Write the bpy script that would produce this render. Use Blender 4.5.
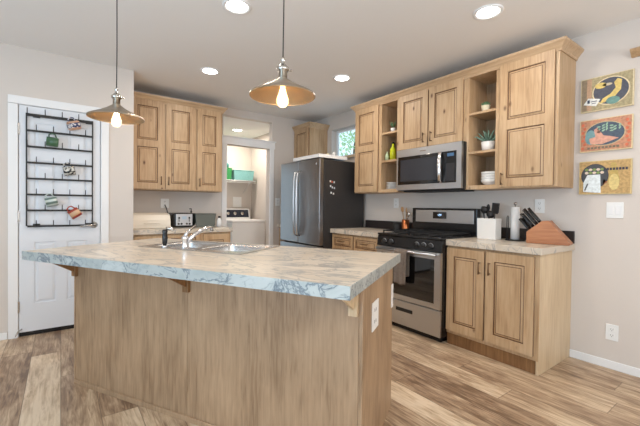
import bpy, bmesh, math, random
from mathutils import Vector, Matrix
random.seed(7)
for o in list(bpy.data.objects): bpy.data.objects.remove(o)
S = bpy.context.scene
C = bpy.data.collections.new('kitchen'); S.collection.children.link(C)
PI = math.pi

# ------------------------------------------------------------------ camera
A, PT, RO = math.radians(35.848), math.radians(-.824), math.radians(.656)
fw = Vector((math.sin(A)*math.cos(PT), math.cos(A)*math.cos(PT), math.sin(PT)))
r0 = Vector((math.cos(A), -math.sin(A), 0)); u0 = r0.cross(fw)
Rt = r0*math.cos(RO)+u0*math.sin(RO); Up = u0*math.cos(RO)-r0*math.sin(RO)
cd = bpy.data.cameras.new('camera'); cam = bpy.data.objects.new('camera', cd); C.objects.link(cam)
cd.sensor_width = 36; cd.lens = 350.52/640*36; cd.shift_x = (320-314.12)/640; cd.shift_y = (211.14-213)/640
cd.clip_start = .05
m = Matrix((Rt, Up, -fw)).transposed().to_4x4(); m.translation = (0, 0, 1.192); cam.matrix_world = m
S.camera = cam

# ------------------------------------------------------------------ world, exposure, window light
S.view_settings.view_transform = 'Standard'; S.view_settings.look = 'None'
S.view_settings.gamma = 1; S.view_settings.use_curve_mapping = False
S.view_settings.exposure = 0.10
w = bpy.data.worlds.new('sky'); S.world = w; w.use_nodes = True
bg = w.node_tree.nodes['Background']; bg.inputs[0].default_value = (.70, .85, 1, 1); bg.inputs[1].default_value = 1.7

def area(name, loc, direction, sx, sy, power, col):
    d = bpy.data.lights.new(name, 'AREA'); d.shape = 'RECTANGLE'; d.size = sx; d.size_y = sy
    d.energy = power; d.color = col
    o = bpy.data.objects.new(name, d); C.objects.link(o); o.location = loc
    o.rotation_euler = Vector(direction).to_track_quat('-Z', 'Y').to_euler(); return o
# daylight through the patio doors on the left and the windows behind
area('patio_daylight', (-2.74, .2, 1.15), (1, 0, 1.9), 2.6, 2.0, 112, (.46, .74, 1))
area('rear_window_daylight', (.6, -2.74, 1.35), (0, 1, 2.4), 3.0, 1.6, 104, (1, .98, .95))
LAMPW = 7.0
LAMPCOL = (1, .88, .76)

# ------------------------------------------------------------------ materials
def lin(c):
    return tuple(((x/255)/12.92 if x/255 <= .04045 else ((x/255+.055)/1.055)**2.4) for x in c)+(1,)
def newmat(name):
    m = bpy.data.materials.new(name); m.use_nodes = True
    nt = m.node_tree; return m, nt, nt.nodes['Principled BSDF'], nt.nodes, nt.links
def plain(name, rgb, rough=.5, metal=0, noise=0, bump=0, emit=0, spec=.5, coat=0):
    m, nt, b, N, Lk = newmat(name)
    c = lin(rgb); b.inputs['Base Color'].default_value = c
    b.inputs['Roughness'].default_value = rough; b.inputs['Metallic'].default_value = metal
    b.inputs['Specular IOR Level'].default_value = spec; b.inputs['Coat Weight'].default_value = coat
    if noise or bump:
        tc = N.new('ShaderNodeTexCoord'); n = N.new('ShaderNodeTexNoise'); n.inputs['Scale'].default_value = 60
        n.inputs['Detail'].default_value = 4
        Lk.new(tc.outputs['Object'], n.inputs['Vector'])
        if noise:
            r = N.new('ShaderNodeValToRGB'); Lk.new(n.outputs['Fac'], r.inputs[0])
            r.color_ramp.elements[0].position = .3; r.color_ramp.elements[1].position = .7
            r.color_ramp.elements[0].color = tuple(v*(1-noise) for v in c[:3])+(1,)
            r.color_ramp.elements[1].color = tuple(min(1, v*(1+noise)) for v in c[:3])+(1,)
            Lk.new(r.outputs[0], b.inputs['Base Color'])
        if bump:
            bp = N.new('ShaderNodeBump'); bp.inputs['Strength'].default_value = bump; bp.inputs['Distance'].default_value = .01
            Lk.new(n.outputs['Fac'], bp.inputs['Height']); Lk.new(bp.outputs[0], b.inputs['Normal'])
    if emit:
        b.inputs['Emission Color'].default_value = c; b.inputs['Emission Strength'].default_value = emit
    return m
def wood(name, light, mid, dark, scale=1., rough=.45, knots=True, axis='z'):
    m, nt, b, N, Lk = newmat(name)
    tc = N.new('ShaderNodeTexCoord'); oi = N.new('ShaderNodeObjectInfo')
    off = N.new('ShaderNodeVectorMath'); off.operation = 'MULTIPLY_ADD'
    cmb = N.new('ShaderNodeCombineXYZ')
    for k in range(3):
        mu = N.new('ShaderNodeMath'); mu.operation = 'MULTIPLY'; mu.inputs[1].default_value = (7, 5, 11)[k]
        Lk.new(oi.outputs['Random'], mu.inputs[0]); Lk.new(mu.outputs[0], cmb.inputs[k])
    off.operation = 'ADD'; Lk.new(tc.outputs['Object'], off.inputs[0]); Lk.new(cmb.outputs[0], off.inputs[1])
    def noise(sc, scale_, det, dist=0):
        mp = N.new('ShaderNodeMapping'); mp.inputs['Scale'].default_value = sc; Lk.new(off.outputs[0], mp.inputs[0])
        n = N.new('ShaderNodeTexNoise'); n.inputs['Scale'].default_value = scale_*scale; n.inputs['Detail'].default_value = det
        n.inputs['Distortion'].default_value = dist; Lk.new(mp.outputs[0], n.inputs['Vector']); return n
    st = {'z': (1, 1, .07), 'y': (1, .07, 1), 'x': (.07, 1, 1)}[axis]
    st2 = {'z': (1, 1, .3), 'y': (1, .3, 1), 'x': (.3, 1, 1)}[axis]
    n1 = noise(st, 60, 6, .6); n2 = noise(st2, 6, 3, .3)
    ad = N.new('ShaderNodeMix'); ad.data_type = 'FLOAT'; ad.inputs[0].default_value = .5
    Lk.new(n1.outputs['Fac'], ad.inputs[2]); Lk.new(n2.outputs['Fac'], ad.inputs[3])
    r = N.new('ShaderNodeValToRGB'); Lk.new(ad.outputs[0], r.inputs[0])
    e = r.color_ramp.elements; e[0].position = .34; e[0].color = lin(dark); e[1].position = .64; e[1].color = lin(light)
    x = r.color_ramp.elements.new(.49); x.color = lin(mid)
    last = r.outputs[0]
    if knots:
        mp = N.new('ShaderNodeMapping'); mp.inputs['Scale'].default_value = (1, 1, .55); Lk.new(off.outputs[0], mp.inputs[0])
        v = N.new('ShaderNodeTexVoronoi'); v.inputs['Scale'].default_value = 6.5; Lk.new(mp.outputs[0], v.inputs['Vector'])
        kr = N.new('ShaderNodeValToRGB'); Lk.new(v.outputs['Distance'], kr.inputs[0])
        kr.color_ramp.elements[0].position = .03; kr.color_ramp.elements[0].color = (1, 1, 1, 1)
        kr.color_ramp.elements[1].position = .11; kr.color_ramp.elements[1].color = (0, 0, 0, 1)
        mx = N.new('ShaderNodeMix'); mx.data_type = 'RGBA'; Lk.new(kr.outputs[0], mx.inputs[0])
        Lk.new(last, mx.inputs[6]); mx.inputs[7].default_value = lin((95, 62, 38)); last = mx.outputs[2]
    Lk.new(last, b.inputs['Base Color']); b.inputs['Roughness'].default_value = rough
    bp = N.new('ShaderNodeBump'); bp.inputs['Strength'].default_value = .08; bp.inputs['Distance'].default_value = .002
    Lk.new(n1.outputs['Fac'], bp.inputs['Height']); Lk.new(bp.outputs[0], b.inputs['Normal'])
    return m
def marble(name, c0=(200, 187, 170), c1=(217, 206, 190), vc=(100, 112, 124), k1=.6, k2=.7, fs=1.0):
    m, nt, b, N, Lk = newmat(name)
    tc = N.new('ShaderNodeTexCoord')
    mp = N.new('ShaderNodeMapping'); mp.inputs['Rotation'].default_value = (.5, .45, .75); mp.inputs['Scale'].default_value = (1, 2.6, 1.6)
    Lk.new(tc.outputs['Object'], mp.inputs[0])
    n0 = N.new('ShaderNodeTexNoise'); n0.inputs['Scale'].default_value = 2.2*fs; n0.inputs['Detail'].default_value = 6; n0.inputs['Roughness'].default_value = .6
    n0.inputs['Distortion'].default_value = .9
    Lk.new(mp.outputs[0], n0.inputs['Vector'])
    # thin veins where the noise crosses 0.5
    def vein(src, width):
        s = N.new('ShaderNodeMath'); s.operation = 'SUBTRACT'; s.inputs[1].default_value = .5; Lk.new(src, s.inputs[0])
        a = N.new('ShaderNodeMath'); a.operation = 'ABSOLUTE'; Lk.new(s.outputs[0], a.inputs[0])
        d = N.new('ShaderNodeMapRange'); d.inputs[1].default_value = 0; d.inputs[2].default_value = width; d.inputs[3].default_value = 1; d.inputs[4].default_value = 0
        Lk.new(a.outputs[0], d.inputs[0]); return d.outputs[0]
    v1 = vein(n0.outputs['Fac'], .028)
    n2 = N.new('ShaderNodeTexNoise'); n2.inputs['Scale'].default_value = 5.5*fs; n2.inputs['Detail'].default_value = 5; n2.inputs['Distortion'].default_value = .7
    Lk.new(mp.outputs[0], n2.inputs['Vector']); v2 = vein(n2.outputs['Fac'], .03)
    n3 = N.new('ShaderNodeTexNoise'); n3.inputs['Scale'].default_value = 2.4; n3.inputs['Detail'].default_value = 3
    Lk.new(tc.outputs['Object'], n3.inputs['Vector'])
    gate = N.new('ShaderNodeMapRange'); gate.inputs[1].default_value = .42; gate.inputs[2].default_value = .62; Lk.new(n3.outputs['Fac'], gate.inputs[0])
    def mul(a, b_, k=1):
        q = N.new('ShaderNodeMath'); q.operation = 'MULTIPLY'; Lk.new(a, q.inputs[0])
        if b_ is None: q.inputs[1].default_value = k
        else: Lk.new(b_, q.inputs[1])
        return q.outputs[0]
    mx = N.new('ShaderNodeMath'); mx.operation = 'MAXIMUM'
    Lk.new(mul(v1, None, k1), mx.inputs[0]); Lk.new(mul(mul(v2, gate.outputs[0]), None, k2), mx.inputs[1])
    base = N.new('ShaderNodeValToRGB'); Lk.new(n0.outputs['Fac'], base.inputs[0])
    base.color_ramp.elements[0].position = .35; base.color_ramp.elements[0].color = lin(c0)
    base.color_ramp.elements[1].position = .62; base.color_ramp.elements[1].color = lin(c1)
    mix = N.new('ShaderNodeMix'); mix.data_type = 'RGBA'; Lk.new(mx.outputs[0], mix.inputs[0])
    Lk.new(base.outputs[0], mix.inputs[6]); mix.inputs[7].default_value = lin(vc)
    Lk.new(mix.outputs[2], b.inputs['Base Color']); b.inputs['Roughness'].default_value = .28
    return m
def floor_mat():
    m, nt, b, N, Lk = newmat('vinyl_plank')
    tc = N.new('ShaderNodeTexCoord'); sp = N.new('ShaderNodeSeparateXYZ'); Lk.new(tc.outputs['Object'], sp.inputs[0])
    def M(op, a, b_=None, c=None):
        q = N.new('ShaderNodeMath'); q.operation = op
        for i, v in enumerate((a, b_, c)):
            if v is None: continue
            if isinstance(v, (int, float)): q.inputs[i].default_value = v
            else: Lk.new(v, q.inputs[i])
        return q.outputs[0]
    PWd, PLn = .185, 1.22
    xs = M('DIVIDE', sp.outputs[0], PWd); row = M('FLOOR', xs)
    wn = N.new('ShaderNodeTexWhiteNoise'); wn.noise_dimensions = '1D'; Lk.new(row, wn.inputs['W'])
    ys = M('ADD', M('DIVIDE', sp.outputs[1], PLn), wn.outputs['Value']); col = M('FLOOR', ys)
    cb = N.new('ShaderNodeCombineXYZ'); Lk.new(row, cb.inputs[0]); Lk.new(col, cb.inputs[1])
    w2 = N.new('ShaderNodeTexWhiteNoise'); w2.noise_dimensions = '3D'; Lk.new(cb.outputs[0], w2.inputs['Vector'])
    # offset the grain per plank
    ofs = N.new('ShaderNodeVectorMath'); ofs.operation = 'MULTIPLY_ADD'
    Lk.new(w2.outputs['Color'], ofs.inputs[0]); ofs.inputs[1].default_value = (9, 9, 9); Lk.new(tc.outputs['Object'], ofs.inputs[2])
    def noise(sc, s, det, dist=0):
        mp = N.new('ShaderNodeMapping'); mp.inputs['Scale'].default_value = sc; Lk.new(ofs.outputs[0], mp.inputs[0])
        n = N.new('ShaderNodeTexNoise'); n.inputs['Scale'].default_value = s; n.inputs['Detail'].default_value = det; n.inputs['Distortion'].default_value = dist
        n.inputs['Roughness'].default_value = .6
        Lk.new(mp.outputs[0], n.inputs['Vector']); return n.outputs['Fac']
    g1 = noise((1, .09, 1), 48, 9, 1.2); g2 = noise((1, .2, 1), 12, 6, 1.0); g3 = noise((1, .6, 1), 4, 5, .3)
    s = M('ADD', M('ADD', M('MULTIPLY', g1, .42), M('MULTIPLY', g2, .36)), M('MULTIPLY', g3, .22))
    tone = M('MULTIPLY', M('SUBTRACT', w2.outputs['Value'], .42), .20)
    t = M('ADD', s, tone)
    r = N.new('ShaderNodeValToRGB'); Lk.new(t, r.inputs[0])
    e = r.color_ramp.elements; e[0].position = .36; e[0].color = lin((116, 92, 72)); e[1].position = .63; e[1].color = lin((222, 202, 176))
    for p_, c_ in ((.43, (150, 124, 100)), (.5, (180, 155, 128)), (.56, (204, 181, 152))):
        x = e.new(p_); x.color = lin(c_)
    fx = M('FRACT', xs); fy = M('FRACT', ys)
    ex = M('MINIMUM', fx, M('SUBTRACT', 1, fx)); ey = M('MULTIPLY', M('MINIMUM', fy, M('SUBTRACT', 1, fy)), PLn/PWd)
    edge = M('LESS_THAN', M('MINIMUM', ex, ey), .012)
    mix = N.new('ShaderNodeMix'); mix.data_type = 'RGBA'; Lk.new(M('MULTIPLY', edge, .6), mix.inputs[0]); Lk.new(r.outputs[0], mix.inputs[6])
    mix.inputs[7].default_value = lin((80, 62, 48)); Lk.new(mix.outputs[2], b.inputs['Base Color'])
    b.inputs['Roughness'].default_value = .42
    bp = N.new('ShaderNodeBump'); bp.inputs['Strength'].default_value = .12; bp.inputs['Distance'].default_value = .003
    Lk.new(g1, bp.inputs['Height']); Lk.new(bp.outputs[0], b.inputs['Normal'])
    return m
def brushed(name, rgb, rough=.3, axis=2):
    m, nt, b, N, Lk = newmat(name)
    b.inputs['Base Color'].default_value = lin(rgb); b.inputs['Metallic'].default_value = 1
    tc = N.new('ShaderNodeTexCoord'); mp = N.new('ShaderNodeMapping'); sc = [90, 90, 90]; sc[axis] = 1.5; mp.inputs['Scale'].default_value = sc
    n = N.new('ShaderNodeTexNoise'); n.inputs['Scale'].default_value = 3; Lk.new(tc.outputs['Object'], mp.inputs[0]); Lk.new(mp.outputs[0], n.inputs['Vector'])
    mr = N.new('ShaderNodeMapRange'); mr.inputs[3].default_value = rough-.07; mr.inputs[4].default_value = rough+.1
    Lk.new(n.outputs['Fac'], mr.inputs[0]); Lk.new(mr.outputs[0], b.inputs['Roughness'])
    return m
def glass(name, rgb=(235, 245, 245), rough=0):
    m, nt, b, N, Lk = newmat(name)
    b.inputs['Base Color'].default_value = lin(rgb); b.inputs['Transmission Weight'].default_value = 1
    b.inputs['Roughness'].default_value = rough; b.inputs['IOR'].default_value = 1.3
    return m

K = dict(
 wall=plain('painted_wall', (214, 205, 197), .9, bump=.03), ceil=plain('ceiling_paint', (240, 238, 236), .95, bump=.05),
 white=plain('white_trim', (236, 236, 236), .45), doorw=plain('white_door', (222, 225, 230), .4),
 wood=wood('knotty_alder', (200, 171, 137), (188, 157, 121), (164, 132, 97)),
 glaze=plain('dark_glaze', (104, 74, 50), .5, noise=.2),
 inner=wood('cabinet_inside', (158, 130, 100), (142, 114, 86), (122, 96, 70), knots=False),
 isl=wood('island_laminate', (180, 151, 121), (165, 137, 108), (136, 110, 84), scale=1.35, knots=False),
 crownw=wood('crown_wood', (204, 176, 142), (192, 162, 128), (172, 141, 108), knots=False, axis='x'),
 side=wood('pale_side_panel', (220, 198, 166), (210, 186, 152), (194, 168, 134), knots=False),
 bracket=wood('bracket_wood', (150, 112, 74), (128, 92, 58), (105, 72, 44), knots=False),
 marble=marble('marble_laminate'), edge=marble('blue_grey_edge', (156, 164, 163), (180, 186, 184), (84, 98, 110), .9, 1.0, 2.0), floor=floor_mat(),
 steel=brushed('brushed_steel', (196, 199, 203), .3, 0), steelv=brushed('fridge_steel', (150, 148, 148), .3, 0),
 chrome=plain('chrome', (225, 225, 228), .12, 1), nickel=plain('nickel', (190, 186, 180), .25, 1),
 sink=brushed('sink_steel', (205, 205, 205), .24, 0),
 bronze=plain('bronze_pull', (120, 98, 76), .35, .8), black=plain('black_enamel', (18, 18, 20), .25),
 rackm=plain('rack_black', (20, 19, 20), .5), blackm=plain('black_matte', (30, 29, 30), .6), iron=plain('cast_iron', (26, 26, 27), .65, bump=.2),
 bglass=plain('black_glass', (10, 10, 12), .06, coat=.5), ovglass=plain('oven_glass', (16, 15, 15), .05, coat=.6),
 fridgeside=plain('fridge_side', (48, 46, 46), .45, noise=.08), splash=plain('dark_backsplash', (48, 40, 38), .4, noise=.25),
 shade=brushed('shade_metal', (170, 158, 142), .33, 2), shadein=plain('shade_brass', (126, 112, 94), .5, .7),
 display=plain('blue_display', (60, 90, 120), .3, emit=.4), digit=plain('digits', (190, 225, 255), .3, emit=2.0),
 clear=glass('clear_glass'), cord=plain('cord_black', (40, 38, 38), .6),
 ceram=plain('white_ceramic', (232, 230, 226), .25), pot=plain('pale_pot', (222, 212, 200), .5),
 leaf=plain('succulent_green', (96, 128, 92), .5, noise=.3), leaf2=plain('aloe_green', (98, 124, 108), .5, noise=.3),
 soil=plain('soil', (60, 45, 34), .9), copper=plain('copper', (196, 118, 74), .3, .9),
 spoon=wood('spoon_wood', (196, 158, 112), (176, 136, 92), (150, 110, 70), knots=False),
 block=wood('block_wood', (184, 126, 86), (166, 108, 70), (142, 86, 52), knots=False, rough=.4, axis='x'),
 paper=plain('paper_towel', (240, 240, 238), .9, bump=.1), cream=plain('cream_enamel', (232, 222, 206), .3),
 towel=plain('grey_towel', (118, 108, 100), .95, noise=.15, bump=.5),
 greybin=plain('grey_bin', (102, 106, 100), .55, noise=.05), teal=plain('teal_fabric', (136, 196, 196), .8, noise=.1),
 green=plain('green_bin', (62, 160, 92), .5), tealdark=plain('teal_dark', (60, 130, 130), .5), plate=plain('switch_plate', (238, 238, 236), .35),
 slot=plain('outlet_slot', (60, 60, 60), .5),
)

# ------------------------------------------------------------------ mesh helpers
class MB:
    def __init__(s): s.b = bmesh.new()
    def _set(s, faces, mi, sm=False):
        for f in faces: f.material_index = mi; f.smooth = sm
    def box(s, x0, x1, y0, y1, z0, z1, mi=0, mtx=None):
        v = [s.b.verts.new((x, y, z)) for x in (x0, x1) for y in (y0, y1) for z in (z0, z1)]
        if mtx: 
            for q in v: q.co = mtx @ q.co
        F = [(0, 1, 3, 2), (4, 6, 7, 5), (0, 4, 5, 1), (2, 3, 7, 6), (0, 2, 6, 4), (1, 5, 7, 3)]
        s._set([s.b.faces.new([v[i] for i in f]) for f in F], mi); return s
    def hull(s, ring0, ring1, mi=0):   # two matching rings -> closed solid
        a = [s.b.verts.new(p) for p in ring0]; c = [s.b.verts.new(p) for p in ring1]; n = len(a)
        fs = [s.b.faces.new(a[::-1]), s.b.faces.new(c)]
        fs += [s.b.faces.new((a[i], a[(i+1) % n], c[(i+1) % n], c[i])) for i in range(n)]
        s._set(fs, mi); return s
    def lathe(s, prof, cx=0, cy=0, cz=0, n=24, mi=0, mtx=None, smooth=True, closed=False):
        rings = []
        for r, z in prof:
            if r < 1e-5:
                rings.append([s.b.verts.new((cx, cy, cz+z))])
            else:
                rings.append([s.b.verts.new((cx+r*math.cos(2*PI*i/n), cy+r*math.sin(2*PI*i/n), cz+z)) for i in range(n)])
        if mtx:
            for R_ in rings:
                for q in R_: q.co = mtx @ q.co
        fs = []
        prs = list(zip(rings, rings[1:]))
        if closed: prs.append((rings[-1], rings[0]))
        for a, c in prs:
            for i in range(n):
                j = (i+1) % n
                if len(a) == 1 and len(c) == 1: continue
                if len(a) == 1: fs.append(s.b.faces.new((a[0], c[j], c[i])))
                elif len(c) == 1: fs.append(s.b.faces.new((a[i], a[j], c[0])))
                else: fs.append(s.b.faces.new((a[i], a[j], c[j], c[i])))
        s._set(fs, mi, smooth); return s
    def tube(s, pts, r, n=8, mi=0, cap=True):
        pts = [Vector(p) for p in pts]; rs = r if isinstance(r, (list, tuple)) else [r]*len(pts)
        rings = []; prev = None
        for i, p in enumerate(pts):
            t = (pts[min(i+1, len(pts)-1)]-pts[max(i-1, 0)]).normalized()
            if prev is None: u = t.orthogonal().normalized()
            else: u = (prev-t*prev.dot(t)).normalized()
            prev = u; v = t.cross(u)
            rings.append([s.b.verts.new(p+(u*math.cos(2*PI*k/n)+v*math.sin(2*PI*k/n))*rs[i]) for k in range(n)])
        fs = []
        for a, c in zip(rings, rings[1:]):
            for k in range(n): fs.append(s.b.faces.new((a[k], a[(k+1) % n], c[(k+1) % n], c[k])))
        if cap: fs.append(s.b.faces.new(rings[0][::-1])); fs.append(s.b.faces.new(rings[-1]))
        s._set(fs, mi, True); return s
    def cyl(s, c, r, z0, z1, n=24, mi=0, mtx=None):
        return s.lathe([(0, z0), (r, z0), (r, z1), (0, z1)], c[0], c[1], 0, n, mi, mtx, smooth=False)
    def build(s, name, mats, parent=None, bevel=0, seg=2, shade=None, loc=None, rot=None):
        bmesh.ops.recalc_face_normals(s.b, faces=s.b.faces)
        me = bpy.data.meshes.new(name); s.b.to_mesh(me); s.b.free()
        for m_ in (mats if isinstance(mats, (list, tuple)) else [mats]): me.materials.append(m_)
        o = bpy.data.objects.new(name, me); C.objects.link(o)
        if parent is not None: o.parent = parent
        if loc: o.location = loc
        if rot: o.rotation_euler = rot
        if bevel:
            md = o.modifiers.new('bevel', 'BEVEL'); md.width = bevel; md.segments = seg; md.limit_method = 'ANGLE'; md.angle_limit = .6
        return o
def B(*a): return MB().box(*a)
def thing(name, label, cat, loc=(0, 0, 0), rz=0, group=None, rot=None):
    o = bpy.data.objects.new(name, None); C.objects.link(o); o.empty_display_size = .05
    o.location = loc; o.rotation_euler = rot or (0, 0, rz); tag(o, label, cat, group); return o
def tag(o, label, cat, group=None, kind=None):
    if label: o['label'] = label
    if cat: o['category'] = cat
    if group: o['group'] = group
    if kind: o['kind'] = kind
    return o
def struct(o, label=None):
    o['kind'] = 'structure'
    if label: o['label'] = label
    return o
def copy_tree(o, parent=None):
    c = o.copy(); C.objects.link(c)
    if parent: c.parent = parent
    for ch in o.children: copy_tree(ch, c)
    return c

# ------------------------------------------------------------------ the room
XR, YB, YD, HC = 3.34, 4.72, 4.027, 2.561
XL, YN, YF, XLR = -2.8, -2.8, 6.1, 2.93
XLL = .9
struct(B(XL-.15, 6.2-2.7, YN-.15, YF+.15, -.08, 0).build('floor', K['floor']), 'wood-look vinyl plank floor')
struct(B(XL-.15, XR+.15, YN-.15, YF+.15, HC, HC+.1).build('ceiling', K['ceil']), 'white painted ceiling')
# right wall with the small window: opening y 3.55..4.207, z 1.94..2.34
wy0, wy1, wz0, wz1 = 3.50, 4.19, 1.92, 2.345
m = MB(); m.box(XR, XR+.15, YN, wy0, 0, HC); m.box(XR, XR+.15, wy1, YF, 0, HC); m.box(XR, XR+.15, wy0, wy1, 0, wz0); m.box(XR, XR+.15, wy0, wy1, wz1, HC)
struct(m.build('wall_right', K['wall']), 'beige wall behind the range and pictures')
# front pantry wall with door opening, thin side return
dx0, dx1, dz = -.303, .315, 2.056
m = MB(); m.box(XL, dx0, YD, YD+.1, 0, HC); m.box(dx1, .606, YD, YD+.1, 0, HC); m.box(dx0, dx1, YD, YD+.1, dz, HC)
m.box(.506, .606, YD+.1, YB, 0, HC)
struct(m.build('wall_left', K['wall']), 'beige wall around the white pantry door')
struct(B(dx0-.1, dx1+.1, YD+.5, YD+.55, 0, HC).build('wall_pantry', K['wall']))
# back wall with laundry doorway and open transom over its header
ox0, ox1, oz, tz0, tz1 = 1.885, 2.565, 2.05, 2.165, 2.454
m = MB(); m.box(.606, 1.83, YB, YB+.1, 0, HC); m.box(2.61, XR, YB, YB+.1, 0, HC)
m.box(1.83, 2.61, YB, YB+.1, tz1, HC); m.box(1.83, 2.61, YB, YB+.1, oz, tz0-.01); m.box(1.83, ox0, YB, YB+.1, 0, oz); m.box(ox1, 2.61, YB, YB+.1, 0, oz)
struct(m.build('wall_back', K['wall']), 'beige back wall with laundry doorway')
m = MB(); m.box(1.85, XLR+.4, YF, YF+.1, 0, HC); m.box(XLL-.1, .95, YF, YF+.1, 0, HC); m.box(.95, 1.85, YF, YF+.1, 2.1, HC)
struct(m.build('wall_laundry_back', K['wall']))
struct(B(XLL, XLR, YB+.1, YF, 2.455, 2.50).build('ceiling_laundry', K['ceil']))
m = MB(); m.box(.95, 1.03, YF+.02, YF+.06, 0, 2.1); m.box(1.77, 1.85, YF+.02, YF+.06, 0, 2.1); m.box(1.03, 1.77, YF+.02, YF+.06, 2.02, 2.1); m.box(1.03, 1.77, YF+.02, YF+.06, 0, .12)
struct(m.build('added_back_door', K['white']), 'unseen glazed back door of the laundry room, added for its daylight')  # unseen door, added so its blue daylight reflects in the left fridge door
B(1.03, 1.77, YF+.038, YF+.042, .12, 2.02).build('door_glass', K['clear'], C.objects['added_back_door'] if 'added_back_door' in C.objects else None)
struct(B(XLR, XLR+.1, YB+.1, YF, 0, HC).build('wall_laundry_right', K['wall']))
struct(B(XLL-.1, XLL, YB+.1, YF, 0, HC).build('wall_laundry_left', K['wall']))
m = MB(); m.box(1.815, 1.885, YB-.018, YB, 0, oz+.0); m.box(2.565, 2.635, YB-.018, YB, 0, oz)
m.box(1.80, 2.65, YB-.02, YB, oz, oz+.1); m.box(1.79, 2.66, YB-.035, YB+.0, oz+.1, oz+.115)
struct(m.build('trim_1', K['white'], bevel=.003), 'white casing around the laundry doorway')
# near walls (out of view) with big openings for daylight
m = MB(); m.box(XL-.15, XL, YN, -1.15, 0, HC); m.box(XL-.15, XL, 1.55, YD+.1, 0, HC); m.box(XL-.15, XL, -1.15, 1.55, 2.2, HC)
struct(m.build('wall_patio', K['wall']))
m = MB(); m.box(XL, -.95, YN-.15, YN, 0, HC); m.box(2.15, XR, YN-.15, YN, 0, HC); m.box(-.95, 2.15, YN-.15, YN, 2.2, HC); m.box(-.95, 2.15, YN-.15, YN, 0, .5)
struct(m.build('wall_rear', K['wall']))
# baseboards
def bb(name, x0, x1, y0, y1):
    return struct(B(x0, x1, y0, y1, 0, .062).build(name, K['white'], bevel=.004))
bb('baseboard_right', XR-.012, XR, YN, 1.067); bb('baseboard_left', XL, dx0-.075, YD-.012, YD)
bb('baseboard_corner', dx1+.07, .606, YD-.012, YD)
# door casing
m = MB(); m.box(dx0-.07, dx0-.004, YD-.016, YD, 0, dz); m.box(dx1+.004, dx1+.07, YD-.016, YD, 0, dz); m.box(dx0-.07, dx1+.07, YD-.016, YD, dz+.004, dz+.072)
m.box(dx0-.004, dx0, YD-.01, YD+.1, 0, dz); m.box(dx1, dx1+.004, YD-.01, YD+.1, 0, dz); m.box(dx0-.004, dx1+.004, YD-.01, YD+.1, dz, dz+.004)
struct(m.build('trim_2', K['white'], bevel=.003), 'white casing around the pantry door')
# pantry door: six moulded panels
door = struct(bpy.data.objects.new('door_1', None), 'white six-panel pantry door carrying a mug rack'); C.objects.link(door); door.location = (dx0+.004, YD-.004, .04)
dw, dh = dx1-dx0-.008, dz-.043
m = MB()
xs = [0, .105, .265, .345, .505, dw]; zs = [0, .25, .80, .93, 1.53, 1.63, 1.87, dh]
m.box(0, dw, .010, .035, 0, dh)
for i in (0, 2, 4): m.box(xs[i], xs[i+1], 0, .010, 0, dh)
for i in (1, 3):
    for k in (0, 2, 4, 6): m.box(xs[i], xs[i+1], 0, .010, zs[k], zs[k+1])
    for k in (1, 3, 5):
        a, b_, c, d = xs[i], xs[i+1], zs[k], zs[k+1]
        r0_ = [(a+.008, .010, c+.008), (b_-.008, .010, c+.008), (b_-.008, .010, d-.008), (a+.008, .010, d-.008)]
        r1_ = [(a+.03, .002, c+.03), (b_-.03, .002, c+.03), (b_-.03, .002, d-.03), (a+.03, .002, d-.03)]
        m.hull(r0_, r1_)
m.build('door_leaf', K['doorw'], door)
for hz in (.23, 1.03, 1.80):
    MB().box(-.012, .004, -.009, -.001, hz-.045, hz+.045).cyl((-.004, -.008), .006, hz-.05, hz+.05, 10).build('hinge', K['nickel'], door)
m = MB(); T = Matrix.Translation((dw-.05, 0, .945)) @ Matrix.Rotation(PI/2, 4, 'X')
m.lathe([(0, 0), (.032, 0), (.03, .008), (.012, .012), (.012, .05), (0, .05)], mtx=T, n=20)
m.tube([(dw-.05, -.048, .945), (dw-.10, -.052, .943), (dw-.16, -.05, .936)], [.011, .009, .008])
m.build('door_handle', K['nickel'], door)
B(.002, dw-.002, .012, .030, -.039, -.001).build('door_gap_shade', K['black'], door)  # black strip painting the shade in the gap under the leaf
m = MB(); m.tube([(.02, -.001, .03), (-.005, -.03, .02), (-.02, -.06, -.01)], .005, mi=0)
tag(door, 'white six-panel pantry door carrying a mug rack', None)
m.build('door_stop', K['nickel'], door)

# window in the right wall
win = struct(bpy.data.objects.new('window_1', None), 'small high window left of the wall cabinets'); C.objects.link(win)
m = MB(); f_ = .035
m.box(XR+.09, XR+.13, wy0, wy1, wz0, wz0+f_); m.box(XR+.09, XR+.13, wy0, wy1, wz1-f_, wz1)
m.box(XR+.09, XR+.13, wy0, wy0+f_, wz0+f_, wz1-f_); m.box(XR+.09, XR+.13, wy1-f_, wy1, wz0+f_, wz1-f_)
m.build('window_frame', K['white'], win, bevel=.003)
B(XR+.105, XR+.109, wy0+f_, wy1-f_, wz0+f_, wz1-f_).build('window_pane', K['clear'], win)
B(XR-.03, XR+.09, wy0-.02, wy1+.02, wz0-.035, wz0).build('window_sill', K['side'], win, bevel=.003)
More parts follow.
